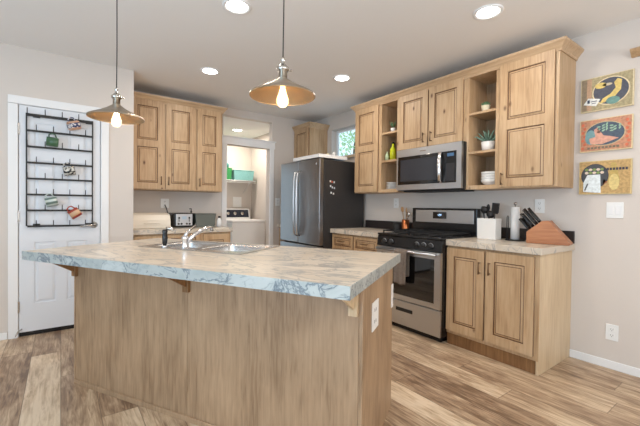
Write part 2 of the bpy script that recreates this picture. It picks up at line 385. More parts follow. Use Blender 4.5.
# tree seen through it
tr = thing('tree', 'leafy green tree outside the small high window', 'tree', (7.0, 7.6, 0))
MB().tube([(0, 0, 0), (.05, .02, 1.2), (-.03, .05, 2.4), (.02, 0, 3.4)], [.16, .13, .10, .06], 10).build('trunk', plain('bark', (96, 78, 62), .9, noise=.3), tr)
m = MB(); rr = random.Random(3)
for k in range(1500):
    a = rr.uniform(0, 2*PI); el = rr.uniform(-1, 1); rad = 1.5*rr.random()**.4
    c = Vector((rad*math.cos(a)*math.sqrt(1-el*el), rad*math.sin(a)*math.sqrt(1-el*el), 3.3+1.4*rad/1.5*el))
    q = Matrix.Translation(c) @ Matrix.Rotation(rr.uniform(0, 6), 4, 'Z') @ Matrix.Rotation(rr.uniform(-1, 1), 4, 'X')
    s_ = rr.uniform(.05, .1)
    vs = [m.b.verts.new(q @ Vector(p)) for p in ((0, -s_, 0), (s_*.5, 0, .01), (0, s_, 0), (-s_*.5, 0, .01))]; m.b.faces.new(vs)
fl = m.build('foliage', plain('tree_leaf', (176, 206, 158), .6, noise=.3), tr)

# recessed ceiling lights
def can(x, y, label, z=None, pw=1):
    t = thing('recessed_light', label, 'ceiling light', (x, y, z or HC), 0, 'recessed ceiling lights')
    MB().lathe([(.098, 0), (.098, -.006), (.088, -.010), (.072, -.004), (.072, 0)], n=32).build('trim_ring', K['white'], t)
    MB().lathe([(0, -.003), (.071, -.003), (.071, -.001), (0, -.001)], n=32).build('lens', LENS, t)
    d = bpy.data.lights.new('lamp', 'AREA'); d.shape = 'DISK'; d.size = .14; d.energy = LAMPW*pw; d.color = LAMPCOL
    l = bpy.data.objects.new('lamp', d); C.objects.link(l); l.parent = t; l.location = (0, 0, -.014)
LENS = plain('lamp_lens', (255, 248, 238), .4, emit=12)
for x, y, lb in ((.98, 2.289, 'round recessed ceiling light above the island, largest in view'), (2.416, 1.298, 'round recessed ceiling light in front of the range cabinets, nearest the pictures'),
              (1.235, 3.555, 'round recessed ceiling light in front of the back wall cabinets'), (2.428, 2.881, 'round recessed ceiling light in front of the fridge'),
              (2.40, 5.55, 'small round recessed light in the laundry room beyond the open transom')):
    can(x, y, lb, 2.4545 if y > 5 else None, 2.1 if y > 5 else 1)
for x, y in ((.0, .4), (1.6, -.6), (-1.4, 2.2), (-1.2, -.9)): can(x, y, 'unseen round recessed ceiling light added out of view to light the room')  # extra lamps out of view, added only to light the room

# ------------------------------------------------------------------ cabinets
def add_door(parent, x0, x1, z0, z1, handle=None, name='door', st=.062, mids=(), rail=.07, mat='wood', horiz=False, hl=.10, yf=0):
    """raised panel door: frame front at yf-.02, back at yf"""
    m = MB(); y0, y1 = yf-.02, yf
    zz = [z0]+[v for c in mids for v in (c-.04, c+.04)]+[z1]
    m.box(x0, x1, yf-.010, y1, z0, z1, 1)
    m.box(x0, x0+st, y0, yf-.010, z0, z1, 0); m.box(x1-st, x1, y0, yf-.010, z0, z1, 0)
    m.box(x0+st, x1-st, y0, yf-.010, z0, z0+rail, 0); m.box(x0+st, x1-st, y0, yf-.010, z1-rail, z1, 0)
    for c in mids: m.box(x0+st, x1-st, y0, yf-.010, c-.04, c+.04, 0)
    segs = [z0+rail]+[v for c in mids for v in (c-.04, c+.04)]+[z1-rail]
    for k in range(0, len(segs), 2):
        a, b_, c, d = x0+st, x1-st, segs[k], segs[k+1]; g = .008; h = min(.026, (b_-a)*.2, (d-c)*.25)
        m.hull([(a+g, yf-.010, c+g), (b_-g, yf-.010, c+g), (b_-g, yf-.010, d-g), (a+g, yf-.010, d-g)],
               [(a+h, y0+.002, c+h), (b_-h, y0+.002, c+h), (b_-h, y0+.002, d-h), (a+h, y0+.002, d-h)], 0)
        # glazed line around the raised field
        for (p, q, r_, s_) in ((a+h-.0045, b_-h+.0045, c+h-.0045, c+h), (a+h-.0045, b_-h+.0045, d-h, d-h+.0045)): m.box(p, q, y0+.0015, yf-.010, r_, s_, 1)
        for (p, q) in ((a+h-.0045, a+h), (b_-h, b_-h+.0045)): m.box(p, q, y0+.0015, yf-.010, c+h, d-h, 1)
    o = m.build(name, [K[mat], K['glaze']], parent)
    if handle:
        hx, hz = handle; pts = ([(hx, y0-.0, hz-hl/2+.01), (hx, y0-.028, hz-hl/2+.01)], [(hx, y0, hz+hl/2-.01), (hx, y0-.028, hz+hl/2-.01)])
        mm = MB()
        if horiz:
            for s_ in (-1, 1): mm.tube([(hx+s_*(hl/2-.012), y0, hz), (hx+s_*(hl/2-.012), y0-.026, hz)], .004, 8)
            mm.tube([(hx-hl/2, y0-.028, hz), (hx+hl/2, y0-.028, hz)], .0055, 8)
        else:
            for p in pts: mm.tube(p, .004, 8)
            mm.tube([(hx, y0-.028, hz-hl/2), (hx, y0-.028, hz+hl/2)], .0055, 8)
        mm.build('handle', K['bronze'], o)
    return o
def wall_cab(label, loc, rz, w_, d_, z0, z1, doors, group, mids=(), frame=.018, endpanel=False):
    t = thing('wall_cabinet', label, 'wall cabinet', loc, rz, group)
    MB().box(.0005, w_-.0005, 0, d_, z0, z1).build('body', K['wood'], t, bevel=.002)
    for (a, b_, h) in doors: add_door(t, a, b_, z0+.012, z1-.012, h, mids=mids)
    return t
def open_cab(label, loc, rz, w_, d_, z0, z1, shelves, group):
    t = thing('open_shelf_cabinet', label, 'shelf cabinet', loc, rz, group)
    m = MB(); sx = .028
    m.box(.0005, sx, 0, d_, z0, z1, 0); m.box(w_-sx, w_-.0005, 0, d_, z0, z1, 0); m.box(sx, w_-sx, 0, d_, z0, z0+.035, 0)
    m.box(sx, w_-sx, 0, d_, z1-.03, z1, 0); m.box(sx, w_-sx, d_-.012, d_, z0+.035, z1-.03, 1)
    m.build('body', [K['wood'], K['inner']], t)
    for z in shelves: B(sx, w_-sx, .002, d_-.013, z-.02, z).build('shelf', K['wood'], t)
    return t
RZ = -PI/2
def rw(y): return (XR-.319, y, 0)     # origin of a wall cabinet whose left side is at y (front plane)
G1 = 'knotty wood cabinets on the range wall'
D = .319-.001; ZB, ZT = 1.360, 2.405
wall_cab('tall knotty single-door wall cabinet beside the fridge, left end of the range wall run', rw(3.301), RZ, .416, D, ZB, ZT, [(.012, .40, None)], G1, mids=(1.90,))
open_cab('narrow open-shelf wall unit left of the microwave with plant and bottles', rw(2.885), RZ, .285, D, ZB, ZT, (2.046, 1.727), G1)
wall_cab('short two-door knotty wall cabinet above the microwave', rw(2.600), RZ, .79, D, 1.80, ZT, [(.01, .382, (.345, 1.90)), (.398, .765, (.435, 1.90))], G1)
open_cab('open-shelf wall unit right of the microwave holding aloe and bowls', rw(1.81), RZ, .300, D, ZB, ZT, (2.053, 1.702), G1)
wall_cab('large knotty single-door wall cabinet at right end beside the pictures', rw(1.51), RZ, .443, D, ZB, ZT, [(.012, .417, (.036+.008, 1.437))], G1, mids=(1.885,))
# crown
def crown(name, label, x0, x1, depth, z, loc, rz, group=None, rx=True, lx=True):
    """profile swept round the front and both ends; local: front at y=0"""
    prof = [(0, -.03), (-.008, -.03), (-.012, -.015), (-.03, .012), (-.048, .030), (-.052, .045), (0, .045)]
    m = MB(); rings = []
    path = []
    if lx: path.append(((x0, depth), (-1, 0)))
    path += [((x0, 0), (-1 if lx else 0, 1)), ((x1, 0), (1 if rx else 0, 1))]
    if rx: path.append(((x1, depth), (1, 0)))
    for (px, py), (ox, oy) in path:
        rings.append([m.b.verts.new((px+ox*(-o), py+oy*o, z+h)) for o, h in prof])
    n = len(prof)
    for a, c in zip(rings, rings[1:]):
        for i in range(n): m.b.faces.new((a[i], a[(i+1) % n], c[(i+1) % n], c[i]))
    m.b.faces.new(rings[0]); m.b.faces.new(rings[-1][::-1])
    return tag(m.build(name, K['crownw']), label, 'moulding', group) and None or m
def crown_obj(label, x0, x1, depth, loc, rz, rx=True, lx=True, z=2.405):
    crown('crown_moulding', label, x0, x1, depth, z, loc, rz, 'wooden crown mouldings on the wall cabinets', rx, lx)
    o = C.objects[-1]; o.location = loc; o.rotation_euler = (0, 0, rz)
crown_obj('long wooden crown moulding along the top of the range wall cabinets', -.001, 3.301-1.067+.001, D, rw(3.301), RZ)
B(.0, .001, .0, .001, 0, .001).b.free()
# back wall cabinets (front y=4.42)
G2 = 'knotty wood cabinets on the back wall'; YC = 4.42
wall_cab('two-door knotty wall cabinet on the back wall above bread box and toaster', (.608, YC, 0), 0, .76, YB-YC-.001, ZB, ZT, [(.03, .372, (.345, 1.47)), (.400, .738, (.428, 1.47))], G2, mids=(1.895,))
wall_cab('one-door knotty wall cabinet on the back wall nearest the laundry doorway', (1.369, YC, 0), 0, .335, YB-YC-.001, ZB, ZT, [(.008, .308, (.034, 1.47))], G2, mids=(1.895,))
crown_obj('wooden crown moulding over the back wall cabinets', 0, 1.097, YB-YC-.001, (.608, YC, 0), 0, lx=False)
# corner cabinet beyond the fridge
wall_cab('small wall cabinet in the far corner above the fridge top', (3.01, YB-.001, 0), RZ, .43, XR-3.01-.001, ZB, 2.39, [(.02, .405, None)], G1)
crown_obj('short wooden crown moulding on the far corner cabinet', 0, .431, XR-3.01-.001, (3.01, YB-.001, 0), RZ, lx=False, z=2.39)

# base cabinets
def base_cab(label, loc, rz, w_, d_, doors, drawers, group, sidemat='wood', h=.863):
    t = thing('base_cabinet', label, 'base cabinet', loc, rz, group)
    MB().box(.0005, w_-.0005, 0, d_, .10, h).build('body', [K[sidemat]], t, bevel=.002)
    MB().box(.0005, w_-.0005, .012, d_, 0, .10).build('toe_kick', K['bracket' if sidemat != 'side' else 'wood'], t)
    for (a, b_, z0, z1, hd) in doors: add_door(t, a, b_, z0, z1, hd)
    for (a, b_, z0, z1, hd) in drawers: add_door(t, a, b_, z0, z1, hd, 'drawer', st=.03, rail=.03, horiz=True, hl=.11)
    return t
XB = XR-.588
G3 = 'knotty wood base cabinets on the range wall'
t = base_cab('two-door knotty base cabinet under the knife block, right of the range', (XB, 1.80, 0), RZ, .733, .587,
         [(.006, .335, .13, .845, (.305, .71)), (.352, .70, .13, .845, (.385, .715))], [], G3)
B(.716, .7335, .001, .587, .001, .8625).build('side_panel', K['side'], t)
t = base_cab('base cabinet with two small drawers between fridge and range', (XB, 3.418, 0), RZ, .852, .587,
         [(.03, .40, .13, .66, (.37, .58)), (.42, .80, .13, .66, (.45, .58))], [(.03, .40, .685, .845, (.215, .775)), (.42, .80, .685, .845, (.61, .775))], G3)
base_cab('narrow base cabinet in the gap beyond the fridge', (XB, YB-.001, 0), RZ, .345, .587, [(.02, .32, .13, .845, None)], [], G3)
base_cab('knotty base cabinet under the bread box and toaster on the back wall', (.608, 4.13, 0), 0, .72, YB-4.131,
         [(.02, .34, .13, .66, (.31, .58)), (.36, .70, .13, .66, (.39, .58))], [(.02, .34, .685, .845, (.18, .775)), (.36, .70, .685, .845, (.53, .775))], 'base cabinets on the back wall')
base_cab('knotty base cabinet at the right end of the back wall counter beside the washer', (1.3285, 4.13, 0), 0, .38, YB-4.131,
         [(.04, .35, .13, .845, (.07, .7))], [], 'base cabinets on the back wall')
# worktops
def counter(label, x0, x1, y0, y1, splash=None):
    t = thing('countertop', label, 'countertop', (0, 0, 0), 0, 'marble-look laminate worktops')
    B(x0, x1, y0, y1, .8645, .9145).build('worktop', K['marble'], t, bevel=.004)
    if splash: B(*splash, .9145, 1.015).build('backsplash', K['splash'], t, bevel=.002)
counter('marble-look countertop right of the range under the knife block', XB-.035, XR-.001, 1.047, 1.799, (XR-.02, XR-.001, 1.05, 1.799))
counter('marble-look countertop between the fridge and the range', XB-.035, XR-.001, 2.567, 3.418, (XR-.02, XR-.001, 2.568, 3.417))
counter('short marble-look countertop in the gap beyond the fridge', XB-.035, XR-.001, 4.374, YB-.001, (XB+.05, XR-.021, YB-.02, YB-.001))
counter('marble-look countertop on the back wall under the toaster', .608, 1.725, 4.10, YB-.001, (.62, 1.72, YB-.02, YB-.001))

# ------------------------------------------------------------------ island
NL = (-.1804, 2.6174); IA = math.atan2(-.864, .503)
isl = thing('kitchen_island', 'large kitchen island of tan wood-grain panels with overhanging marble-look top', 'kitchen island', (NL[0], NL[1], 0), IA)
bx0, bx1, by0, by1 = -.03, 1.936, .312, .94
B(bx0+.0125, .9435, by0, by0+.018, .0, .8635).build('front_panel', K['isl'], isl, bevel=.0015)
B(.9455, bx1-.018, by0, by0+.018, .0, .8635).build('front_panel', K['isl'], isl, bevel=.0015)
B(bx0, bx0+.012, by0-.004, by1, .0, .8635).build('end_panel', K['isl'], isl, bevel=.0015)
e_ = B(bx1-.017, bx1+.002, by0-.001, by1, .0, .8635).build('end_panel', K['isl'], isl, bevel=.0015)
B(bx0+.013, bx1-.018, by1-.02, by1, .0, .8635).build('back_panel', K['wood'], isl)
B(bx0+.013, bx1-.02, by0-.010, by0-.0005, .0, .03).build('base_strip', K['isl'], isl, bevel=.002)
# sink hole in the worktop
sx0, sx1, sy0, sy1 = .385, 1.185, .455, .905
hx0, hx1, hy0, hy1 = sx0+.015, sx1-.015, sy0+.015, sy1-.015
def counter_hole(x0, x1, y0, y1, z0, z1):
    m = MB(); b = m.b
    o_ = [(x0, y0), (x1, y0), (x1, y1), (x0, y1)]; i_ = [(hx0, hy0), (hx1, hy0), (hx1, hy1), (hx0, hy1)]
    V = {}
    for nm, ring in (('o', o_), ('i', i_)):
        for zz_ in (z0, z1): V[nm, zz_] = [b.verts.new((p[0], p[1], zz_)) for p in ring]
    for k in range(4):
        j = (k+1) % 4
        for zz_ in (z0, z1): b.faces.new((V['o', zz_][k], V['o', zz_][j], V['i', zz_][j], V['i', zz_][k]))
        b.faces.new((V['o', z0][k], V['o', z0][j], V['o', z1][j], V['o', z1][k]))
        b.faces.new((V['i', z0][k], V['i', z0][j], V['i', z1][j], V['i', z1][k]))
    return m
counter_hole(-.001, 1.975, .002, .964, .8645, .9145).build('worktop', K['marble'], isl)
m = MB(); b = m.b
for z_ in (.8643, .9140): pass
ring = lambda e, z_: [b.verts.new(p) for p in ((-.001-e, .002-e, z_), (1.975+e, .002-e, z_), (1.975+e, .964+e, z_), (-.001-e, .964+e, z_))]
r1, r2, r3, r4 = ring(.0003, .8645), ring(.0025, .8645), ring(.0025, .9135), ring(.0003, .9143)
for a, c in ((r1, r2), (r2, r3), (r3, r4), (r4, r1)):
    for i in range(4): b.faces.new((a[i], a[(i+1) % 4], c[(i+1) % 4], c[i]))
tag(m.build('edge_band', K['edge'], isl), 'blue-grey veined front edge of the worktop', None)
for bx in (-.012, .9445, 1.895):
    m = MB(); m.box(bx-.02, bx+.02, by0-.02, by0-.0005, .715, .8635)
    m.hull([(bx-.007, by0-.0205, .745), (bx-.007, by0-.0205, .8635), (bx-.007, by0-.205, .8635), (bx-.007, by0-.205, .852)],
           [(bx+.007, by0-.0205, .745), (bx+.007, by0-.0205, .8635), (bx+.007, by0-.205, .8635), (bx+.007, by0-.205, .852)])
    m.build('bracket', K['bracket'] if bx < 1.5 else K['side'], isl)  # right bracket is the same wood; light falling on it put into paler colour
for y in (.455, .90):
    m = MB(); xx = bx1+.0025
    m.box(xx, xx+.005, y, y+.115 if y < .8 else min(y+.115, by1+.02)-.02, .60, .735, 0)
    for z_ in (.64, .695):
        for yo in (.035, .06): m.box(xx+.005, xx+.0058, y+yo, y+yo+.006, z_-.008, z_+.008, 1)
    m.build('outlet', [K['plate'], K['slot']], isl, bevel=.001)

# sink with two bowls
sk = thing('kitchen_sink', 'stainless steel double-bowl sink set into the island top', 'sink', (NL[0], NL[1], .9155), IA)
bowls = [(sx0+.035, .775, sy0+.085, sy1-.03), (.805, sx1-.035, sy0+.085, sy1-.03)]
m = MB(); xs_ = [sx0, bowls[0][0], bowls[0][1], bowls[1][0], bowls[1][1], sx1]; ys_ = [sy0, bowls[0][2], bowls[0][3], sy1]
for i in range(5):
    for j in range(3):
        if j == 1 and i in (1, 3): continue
        m.box(xs_[i], xs_[i+1], ys_[j], ys_[j+1], 0, .004)
bmesh.ops.remove_doubles(m.b, verts=m.b.verts, dist=1e-5)
m.build('rim', K['sink'], sk)
for (a, b_, c, d) in bowls:
    m = MB(); rings = []
    for k, (ins, z) in enumerate(((0, .003), (.004, -.01), (.012, -.14), (.04, -.17))):
        pts = []; R_ = .04
        for (cx_, cy_, a0) in ((b_-R_, d-R_, 0), (a+R_, d-R_, PI/2), (a+R_, c+R_, PI), (b_-R_, c+R_, 1.5*PI)):
            for q in range(5):
                an = a0+q*PI/8; rr_ = R_-ins*.5
                mxp = (a+b_)/2; myp = (c+d)/2
                px = cx_+R_*math.cos(an); py = cy_+R_*math.sin(an)
                if k == 0: px = a if px < mxp and False else px
                pts.append((px+(mxp-px)*ins/((b_-a)/2), py+(myp-py)*ins/((d-c)/2), z))
        rings.append([m.b.verts.new(p) for p in pts])
    n = len(rings[0])
    for r1, r2 in zip(rings, rings[1:]):
        for i in range(n):
            f = m.b.faces.new((r1[i], r1[(i+1) % n], r2[(i+1) % n], r2[i])); f.smooth = True
    m.b.faces.new(rings[-1])
    o = m.build('bowl', K['sink'], sk); md = o.modifiers.new('s', 'SOLIDIFY'); md.thickness = .0015; md.offset = 0
    MB().lathe([(0, .002), (.03, .002), (.038, .0), (0, 0)], (a+b_)/2, (c+d)/2, -.1685, 24).build('drain', K['chrome'], sk)
# faucet
fx, fy = .745, sy0+.042
fc = thing('faucet', 'chrome single-lever kitchen faucet on the sink rim', 'faucet', (NL[0], NL[1], .9195), IA)
m = MB(); m.lathe([(0, 0), (.026, 0), (.026, .006), (.021, .012), (.020, .05), (.023, .062), (.023, .07), (.012, .082), (0, .084)], fx, fy, 0, 24)
m.box(fx-.10, fx+.10, fy-.024, fy+.024, 0, .006); m.build('body', K['chrome'], fc, bevel=.001)
MB().tube([(fx+.005, fy+.01, .040), (fx+.02, fy+.06, .085), (fx+.03, fy+.12, .112), (fx+.035, fy+.17, .125), (fx+.037, fy+.195, .12), (fx+.037, fy+.202, .10)], [.014, .012, .011, .011, .012, .012], 12).build('spout', K['chrome'], fc)
MB().tube([(fx, fy, .078), (fx-.005, fy+.03, .105), (fx+.0, fy+.09, .14)], [.011, .006, .0075], 10).build('lever', K['chrome'], fc)
# sprayer
sp = thing('side_sprayer', 'black side sprayer with pale nozzle standing on the sink rim left of the faucet', 'sprayer', (NL[0], NL[1], .9195), IA)
px_, py_ = .575, sy0+.042
MB().lathe([(0, 0), (.022, 0), (.02, .008), (.013, .012), (0, .012)], px_, py_, 0, 20).build('collar', K['chrome'], sp)
m = MB(); m.lathe([(.012, .0125), (.015, .03), (.017, .06), (.014, .085), (.017, .10), (.014, .112), (0, .114)], px_, py_, 0, 18); m.build('body', K['black'], sp)
MB().tube([(px_+.005, py_+.005, .118), (px_+.03, py_+.025, .117), (px_+.042, py_+.03, .108)], [.011, .012, .010], 10).build('nozzle', K['nickel'], sp)

# ------------------------------------------------------------------ range
rg = thing('gas_range', 'stainless and black gas range between the marble-look counters', 'range', (2.69, 2.5635, 0), RZ)
Wd, Dp = .7605, .60
m = MB(); m.box(0, Wd, .0, Dp, .05, .905); m.box(.03, Wd-.03, .03, Dp, 0, .05); m.build('body', K['black'], rg, bevel=.003)
B(.004, Wd-.004, -.022, -.0005, .055, .287).build('drawer', K['steel'], rg, bevel=.004)
o = C.objects[-1]
B(.262, .460, -.0265, -.0225, .188, .222).build('drawer_grip', K['blackm'], o, bevel=.002)
od = MB(); od.box(.004, .065, -.032, -.0005, .298, .795); od.box(Wd-.065, Wd-.004, -.032, -.0005, .298, .795)
od.box(.065, Wd-.065, -.032, -.0005, .298, .345); od.box(.065, Wd-.065, -.032, -.0005, .735, .795)
o = od.build('oven_door', K['steel'], rg)
B(.0655, Wd-.0655, -.030, -.004, .3455, .7345).build('door_glass', K['ovglass'], o)
m = MB(); m.tube([(.03, -.068, .775), (Wd-.03, -.068, .775)], .013, 12)
for q in (.05, Wd-.05): m.tube([(q, -.03, .775), (q, -.068, .775)], .010, 8)
m.build('handle', K['steel'], o)
m = MB(); m.hull([(.0, -.03, .80), (.0, -.0005, .80), (.0, -.0005, .90), (.0, -.012, .90)], [(Wd, -.03, .80), (Wd, -.0005, .80), (Wd, -.0005, .90), (Wd, -.012, .90)])
m.build('control_panel', K['black'], rg, bevel=.003)
for q in (.10, .19, .50, .575, .65):
    T = Matrix.Translation((q, -.022, .85)) @ Matrix.Rotation(PI/2+.15, 4, 'X')
    MB().lathe([(0, 0), (.022, 0), (.024, .004), (.019, .006), (.017, .03), (0, .032)], mtx=T, n=20).box(-.003, .003, -.017, .017, .03, .036, 0, T).build('knob', K['nickel' if False else 'blackm'], rg)
    MB().lathe([(.0195, .0), (.026, .0), (.026, .003), (.0195, .003)], mtx=T, n=20, closed=True).build('knob_ring', K['steel'], C.objects[-1])
m = MB(); m.box(-.0, Wd, -.02, Dp-.07, .9055, .925)
m.build('cooktop', K['black'], rg, bevel=.004)
for gx in (.03, .39):
    m = MB(); x0, x1, y0, y1 = gx, gx+.335, .03, .49; z0, z1 = .9255, .955
    for a in (x0, (x0+x1)/2-.005, x1-.01): m.box(a, a+.01, y0, y1, z1-.012, z1)
    for a in (y0, y0+.15, y0+.30, y1-.01): m.box(x0+.0101, (x0+x1)/2-.0051, a, a+.01, z1-.012, z1); m.box((x0+x1)/2+.0051, x1-.0101, a, a+.01, z1-.012, z1)
    for a in (x0, x1-.01):
        for b_ in (y0, y1-.01): m.box(a, a+.01, b_, b_+.01, z0, z1-.0121)
    m.build('grate', K['iron'], rg)
    for by in (.14, .38):
        MB().lathe([(0, .9255), (.045, .9255), (.042, .934), (.028, .936), (.026, .941), (0, .941)], gx+.085 if False else gx+.17, by, 0, 20).build('burner', K['iron'], rg)
m = MB(); m.box(0, Wd, .535, .60, .9055, 1.185); m.build('backguard', K['black'], rg, bevel=.006)
o = C.objects[-1]
B(.05, Wd-.03, .5305, .5345, 1.035, 1.165).build('backguard_panel', K['steel'], o, bevel=.001)
B(.275, .435, .527, .530, 1.075, 1.145).build('clock_display', K['bglass'], o)
m = MB()
def seg(m, x, z, d, s, y=.5262):   # seven segment digit
    on = {'1': 'bc', '2': 'abged', '0': 'abcdef', '8': 'abcdefg', '3': 'abgcd', '4': 'fgbc'}[d]; w_, h_ = s*.5, s; t_ = s*.12
    R_ = dict(a=(0, w_, h_-t_, h_), g=(0, w_, h_/2-t_/2, h_/2+t_/2), d=(0, w_, 0, t_), f=(0, t_, h_/2, h_), b=(w_-t_, w_, h_/2, h_), e=(0, t_, 0, h_/2), c=(w_-t_, w_, 0, h_/2))
    for k in on: a, b_, c, e = R_[k]; m.box(x+a, x+b_, y, y+.0006, z+c, z+e)
for i, dg in enumerate('123'): seg(m, .33+.018*i, 1.105, dg, .018)
m.build('clock_digits', K['digit'], o)
# towel over the oven handle
tw = MB(); prof = [(-.0465, .53), (-.0475, .60), (-.048, .74), (-.048, .776), (-.068, .797), (-.088, .776), (-.09, .70), (-.09, .60), (-.09, .455)]
n = 13
rows = []
for i, (yy, zz_) in enumerate(prof):
    rows.append([tw.b.verts.new((.285+k*(.150/(n-1)), yy-.004*math.sin(k*1.1+i*.2)*(1 if i > 5 else .3), zz_+.006*math.sin(k*.7)*(i in (0, 8)))) for k in range(n)])
for a, c in zip(rows, rows[1:]):
    for k in range(n-1): f = tw.b.faces.new((a[k], a[k+1], c[k+1], c[k])); f.smooth = True
o = tw.build('dish_towel', K['towel']); o.location = (2.69, 2.5635, 0); o.rotation_euler = (0, 0, RZ)
md = o.modifiers.new('s', 'SOLIDIFY'); md.thickness = .005; md.offset = 1
md = o.modifiers.new('ss', 'SUBSURF'); md.levels = md.render_levels = 1
tag(o, 'grey dish towel hanging over the oven door handle', 'towel')

# microwave
mw = thing('microwave', 'stainless over-the-range microwave with black glass door', 'microwave', (2.94, 2.555, 0), RZ)
Wm = .755
MB().box(0, Wm, .03, XR-2.941, 1.365, 1.799).build('body', K['blackm'], mw, bevel=.003)
m = MB(); z0, z1 = 1.372, 1.797
m.box(0, Wm, 0, .0295, z1-.075, z1); m.box(0, Wm, 0, .0295, z0, z0+.055); m.box(0, .02, 0, .0295, z0+.055, z1-.075); m.box(Wm-.05, Wm, 0, .0295, z0+.055, z1-.075)
m.build('front_frame', K['steel'], mw)
B(.0205, .575, -.004, .029, z0+.056, z1-.076).build('door_glass', K['bglass'], mw, bevel=.002)
B(.055, .50, -.0052, -.0042, z0+.09, z1-.11).build('door_screen', plain('screen_grey', (52, 54, 60), .15), mw)
o = B(.5755, Wm-.0505, -.004, .029, z0+.056, z1-.076).build('control_panel', K['black'], mw, bevel=.002)
m = MB(); m.box(.602, .690, -.0044, -.0041, z0+.07, z0+.235)
for i in range(3):
    for j in range(5): m.box(.606+i*.029, .606+i*.029+.018, -.0048, -.0041, z0+.075+j*.035, z0+.075+j*.035+.012)
m.build('keypad', plain('keys', (38, 38, 42), .5), o)
B(.612, .682, -.0048, -.0041, z1-.125, z1-.095).build('display', K['display'], o)
m = MB(); pts = [(.548, -.004, z0+.062), (.551, -.03, z0+.075), (.555, -.045, z0+.13), (.557, -.05, (z0+z1)/2-.01), (.555, -.045, z1-.15), (.551, -.03, z1-.095), (.548, -.004, z1-.082)]
m.tube(pts, [.012, .016, .019, .020, .019, .016, .012], 10); m.build('handle', K['chrome'], mw)
B(.30, .37, -.0015, -.0003, z1-.042, z1-.032).build('logo', K['nickel'], mw)
B(.06, Wm-.06, .05, .33, 1.352, 1.3645).build('vent', K['blackm'], mw)

# fridge
fr = thing('refrigerator', 'stainless french-door refrigerator with black side', 'refrigerator', (2.55, 4.352, 0), RZ)
Wf = .93
B(0, Wf, .07, .745, .03, 1.77).build('body', K['fridgeside'], fr, bevel=.004)
B(.02, Wf-.02, .10, .70, 0, .03).build('base', K['blackm'], fr)
for k, (a, b_) in enumerate(((.0, .462), (.468, Wf))):
    d = MB().box(a, b_, 0, .065, .705, 1.785).build('door', K['steelv'], fr, bevel=.008, seg=3)
    hx = .435 if k == 0 else .50
    m = MB(); m.tube([(hx, 0, .80), (hx, -.04, .82), (hx, -.055, .95), (hx, -.06, 1.25), (hx, -.055, 1.52), (hx, -.04, 1.63), (hx, 0, 1.65)], [.010, .012, .013, .014, .013, .012, .010], 10)
    m.build('handle', K['steel'], d)
    if k: 
        T = Matrix.Translation((Wf-.075, 0, 1.715)) @ Matrix.Rotation(PI/2, 4, 'X'); MB().lathe([(0, 0), (.014, 0), (.014, .0015), (0, .0015)], mtx=T, n=20).build('logo', K['chrome'], d)
d = B(0, Wf, 0, .065, .05, .69).build('freezer_drawer', K['steelv'], fr, bevel=.008, seg=3)
m = MB(); m.tube([(.06, 0, .60), (.07, -.045, .60), (Wf/2, -.058, .60), (Wf-.07, -.045, .60), (Wf-.06, 0, .60)], .012, 10); m.build('handle', K['steel'], d)
# magnets on the black side (y=3.422)
mg = [(331.5, 176, (230, 225, 215)), (334.5, 176.5, (205, 92, 60)), (338, 176.5, (200, 205, 210)), (332, 182, (225, 228, 232)), (335, 183.5, (210, 215, 220)), (338.5, 184, (190, 196, 204)), (333, 190.5, (238, 238, 236)), (337, 191.5, (216, 214, 210))]
LBL = ['pale cream magnet, first in the top row on the fridge side', 'orange-red magnet in the middle of the top row on the fridge side', 'light grey magnet ending the top row on the fridge side',
       'white magnet, first in the middle row on the fridge side', 'light magnet in the middle of the middle row on the fridge side', 'bluish grey magnet ending the middle row on the fridge side',
       'white magnet, left one of the bottom pair on the fridge side', 'grey-white magnet, right one of the bottom pair on the fridge side']
MGP = [(2.714, 1.503), (2.742, 1.497), (2.775, 1.494), (2.719, 1.444), (2.747, 1.428), (2.780, 1.421), (2.728, 1.361), (2.766, 1.350)]
for (u, v, c), (gx, gz), lb in zip(mg, MGP, LBL):
    o = MB().box(-.010, .010, -.006, 0, -.012, .012).build('fridge_magnet', plain('magnet', c, .4), bevel=.003); o.location = (gx, 3.4215, gz)
    tag(o, lb, 'magnet', 'magnets on the side of the fridge')
# tray and ornament on the fridge
ft = MB(); x0, x1, y0, y1 = 2.53, 2.98, 3.41, 4.0
ft.box(x0, x1, y0, y1, 1.822, 1.83); ft.box(x0, x1, y0, y0+.006, 1.787, 1.822); ft.box(x0, x0+.006, y0+.006, y1, 1.787, 1.822); ft.box(x1-.006, x1, y0+.006, y1, 1.787, 1.822); ft.box(x0+.006, x1-.006, y1-.006, y1, 1.787, 1.822)
tag(ft.build('white_lid', K['white'], bevel=.002), 'white shallow lid lying on top of the refrigerator', 'lid')
o = MB().lathe([(0, 0), (.022, 0), (.03, .02), (.018, .045), (.024, .06), (.012, .08), (0, .085)], n=16).build('ornament', K['ceram']); o.location = (2.93, 3.62, 1.831)
tag(o, 'small white ornament on the lid atop the refrigerator', 'ornament', 'ornaments on top of the refrigerator')
o = MB().lathe([(0, 0), (.02, 0), (.026, .015), (.016, .04), (.02, .05), (0, .058)], n=16).build('ornament', plain('cream_ornament', (236, 226, 186), .4)); o.location = (2.84, 3.64, 1.831)
tag(o, 'tiny cream ornament left of the white ornament atop the refrigerator', 'ornament', 'ornaments on top of the refrigerator')

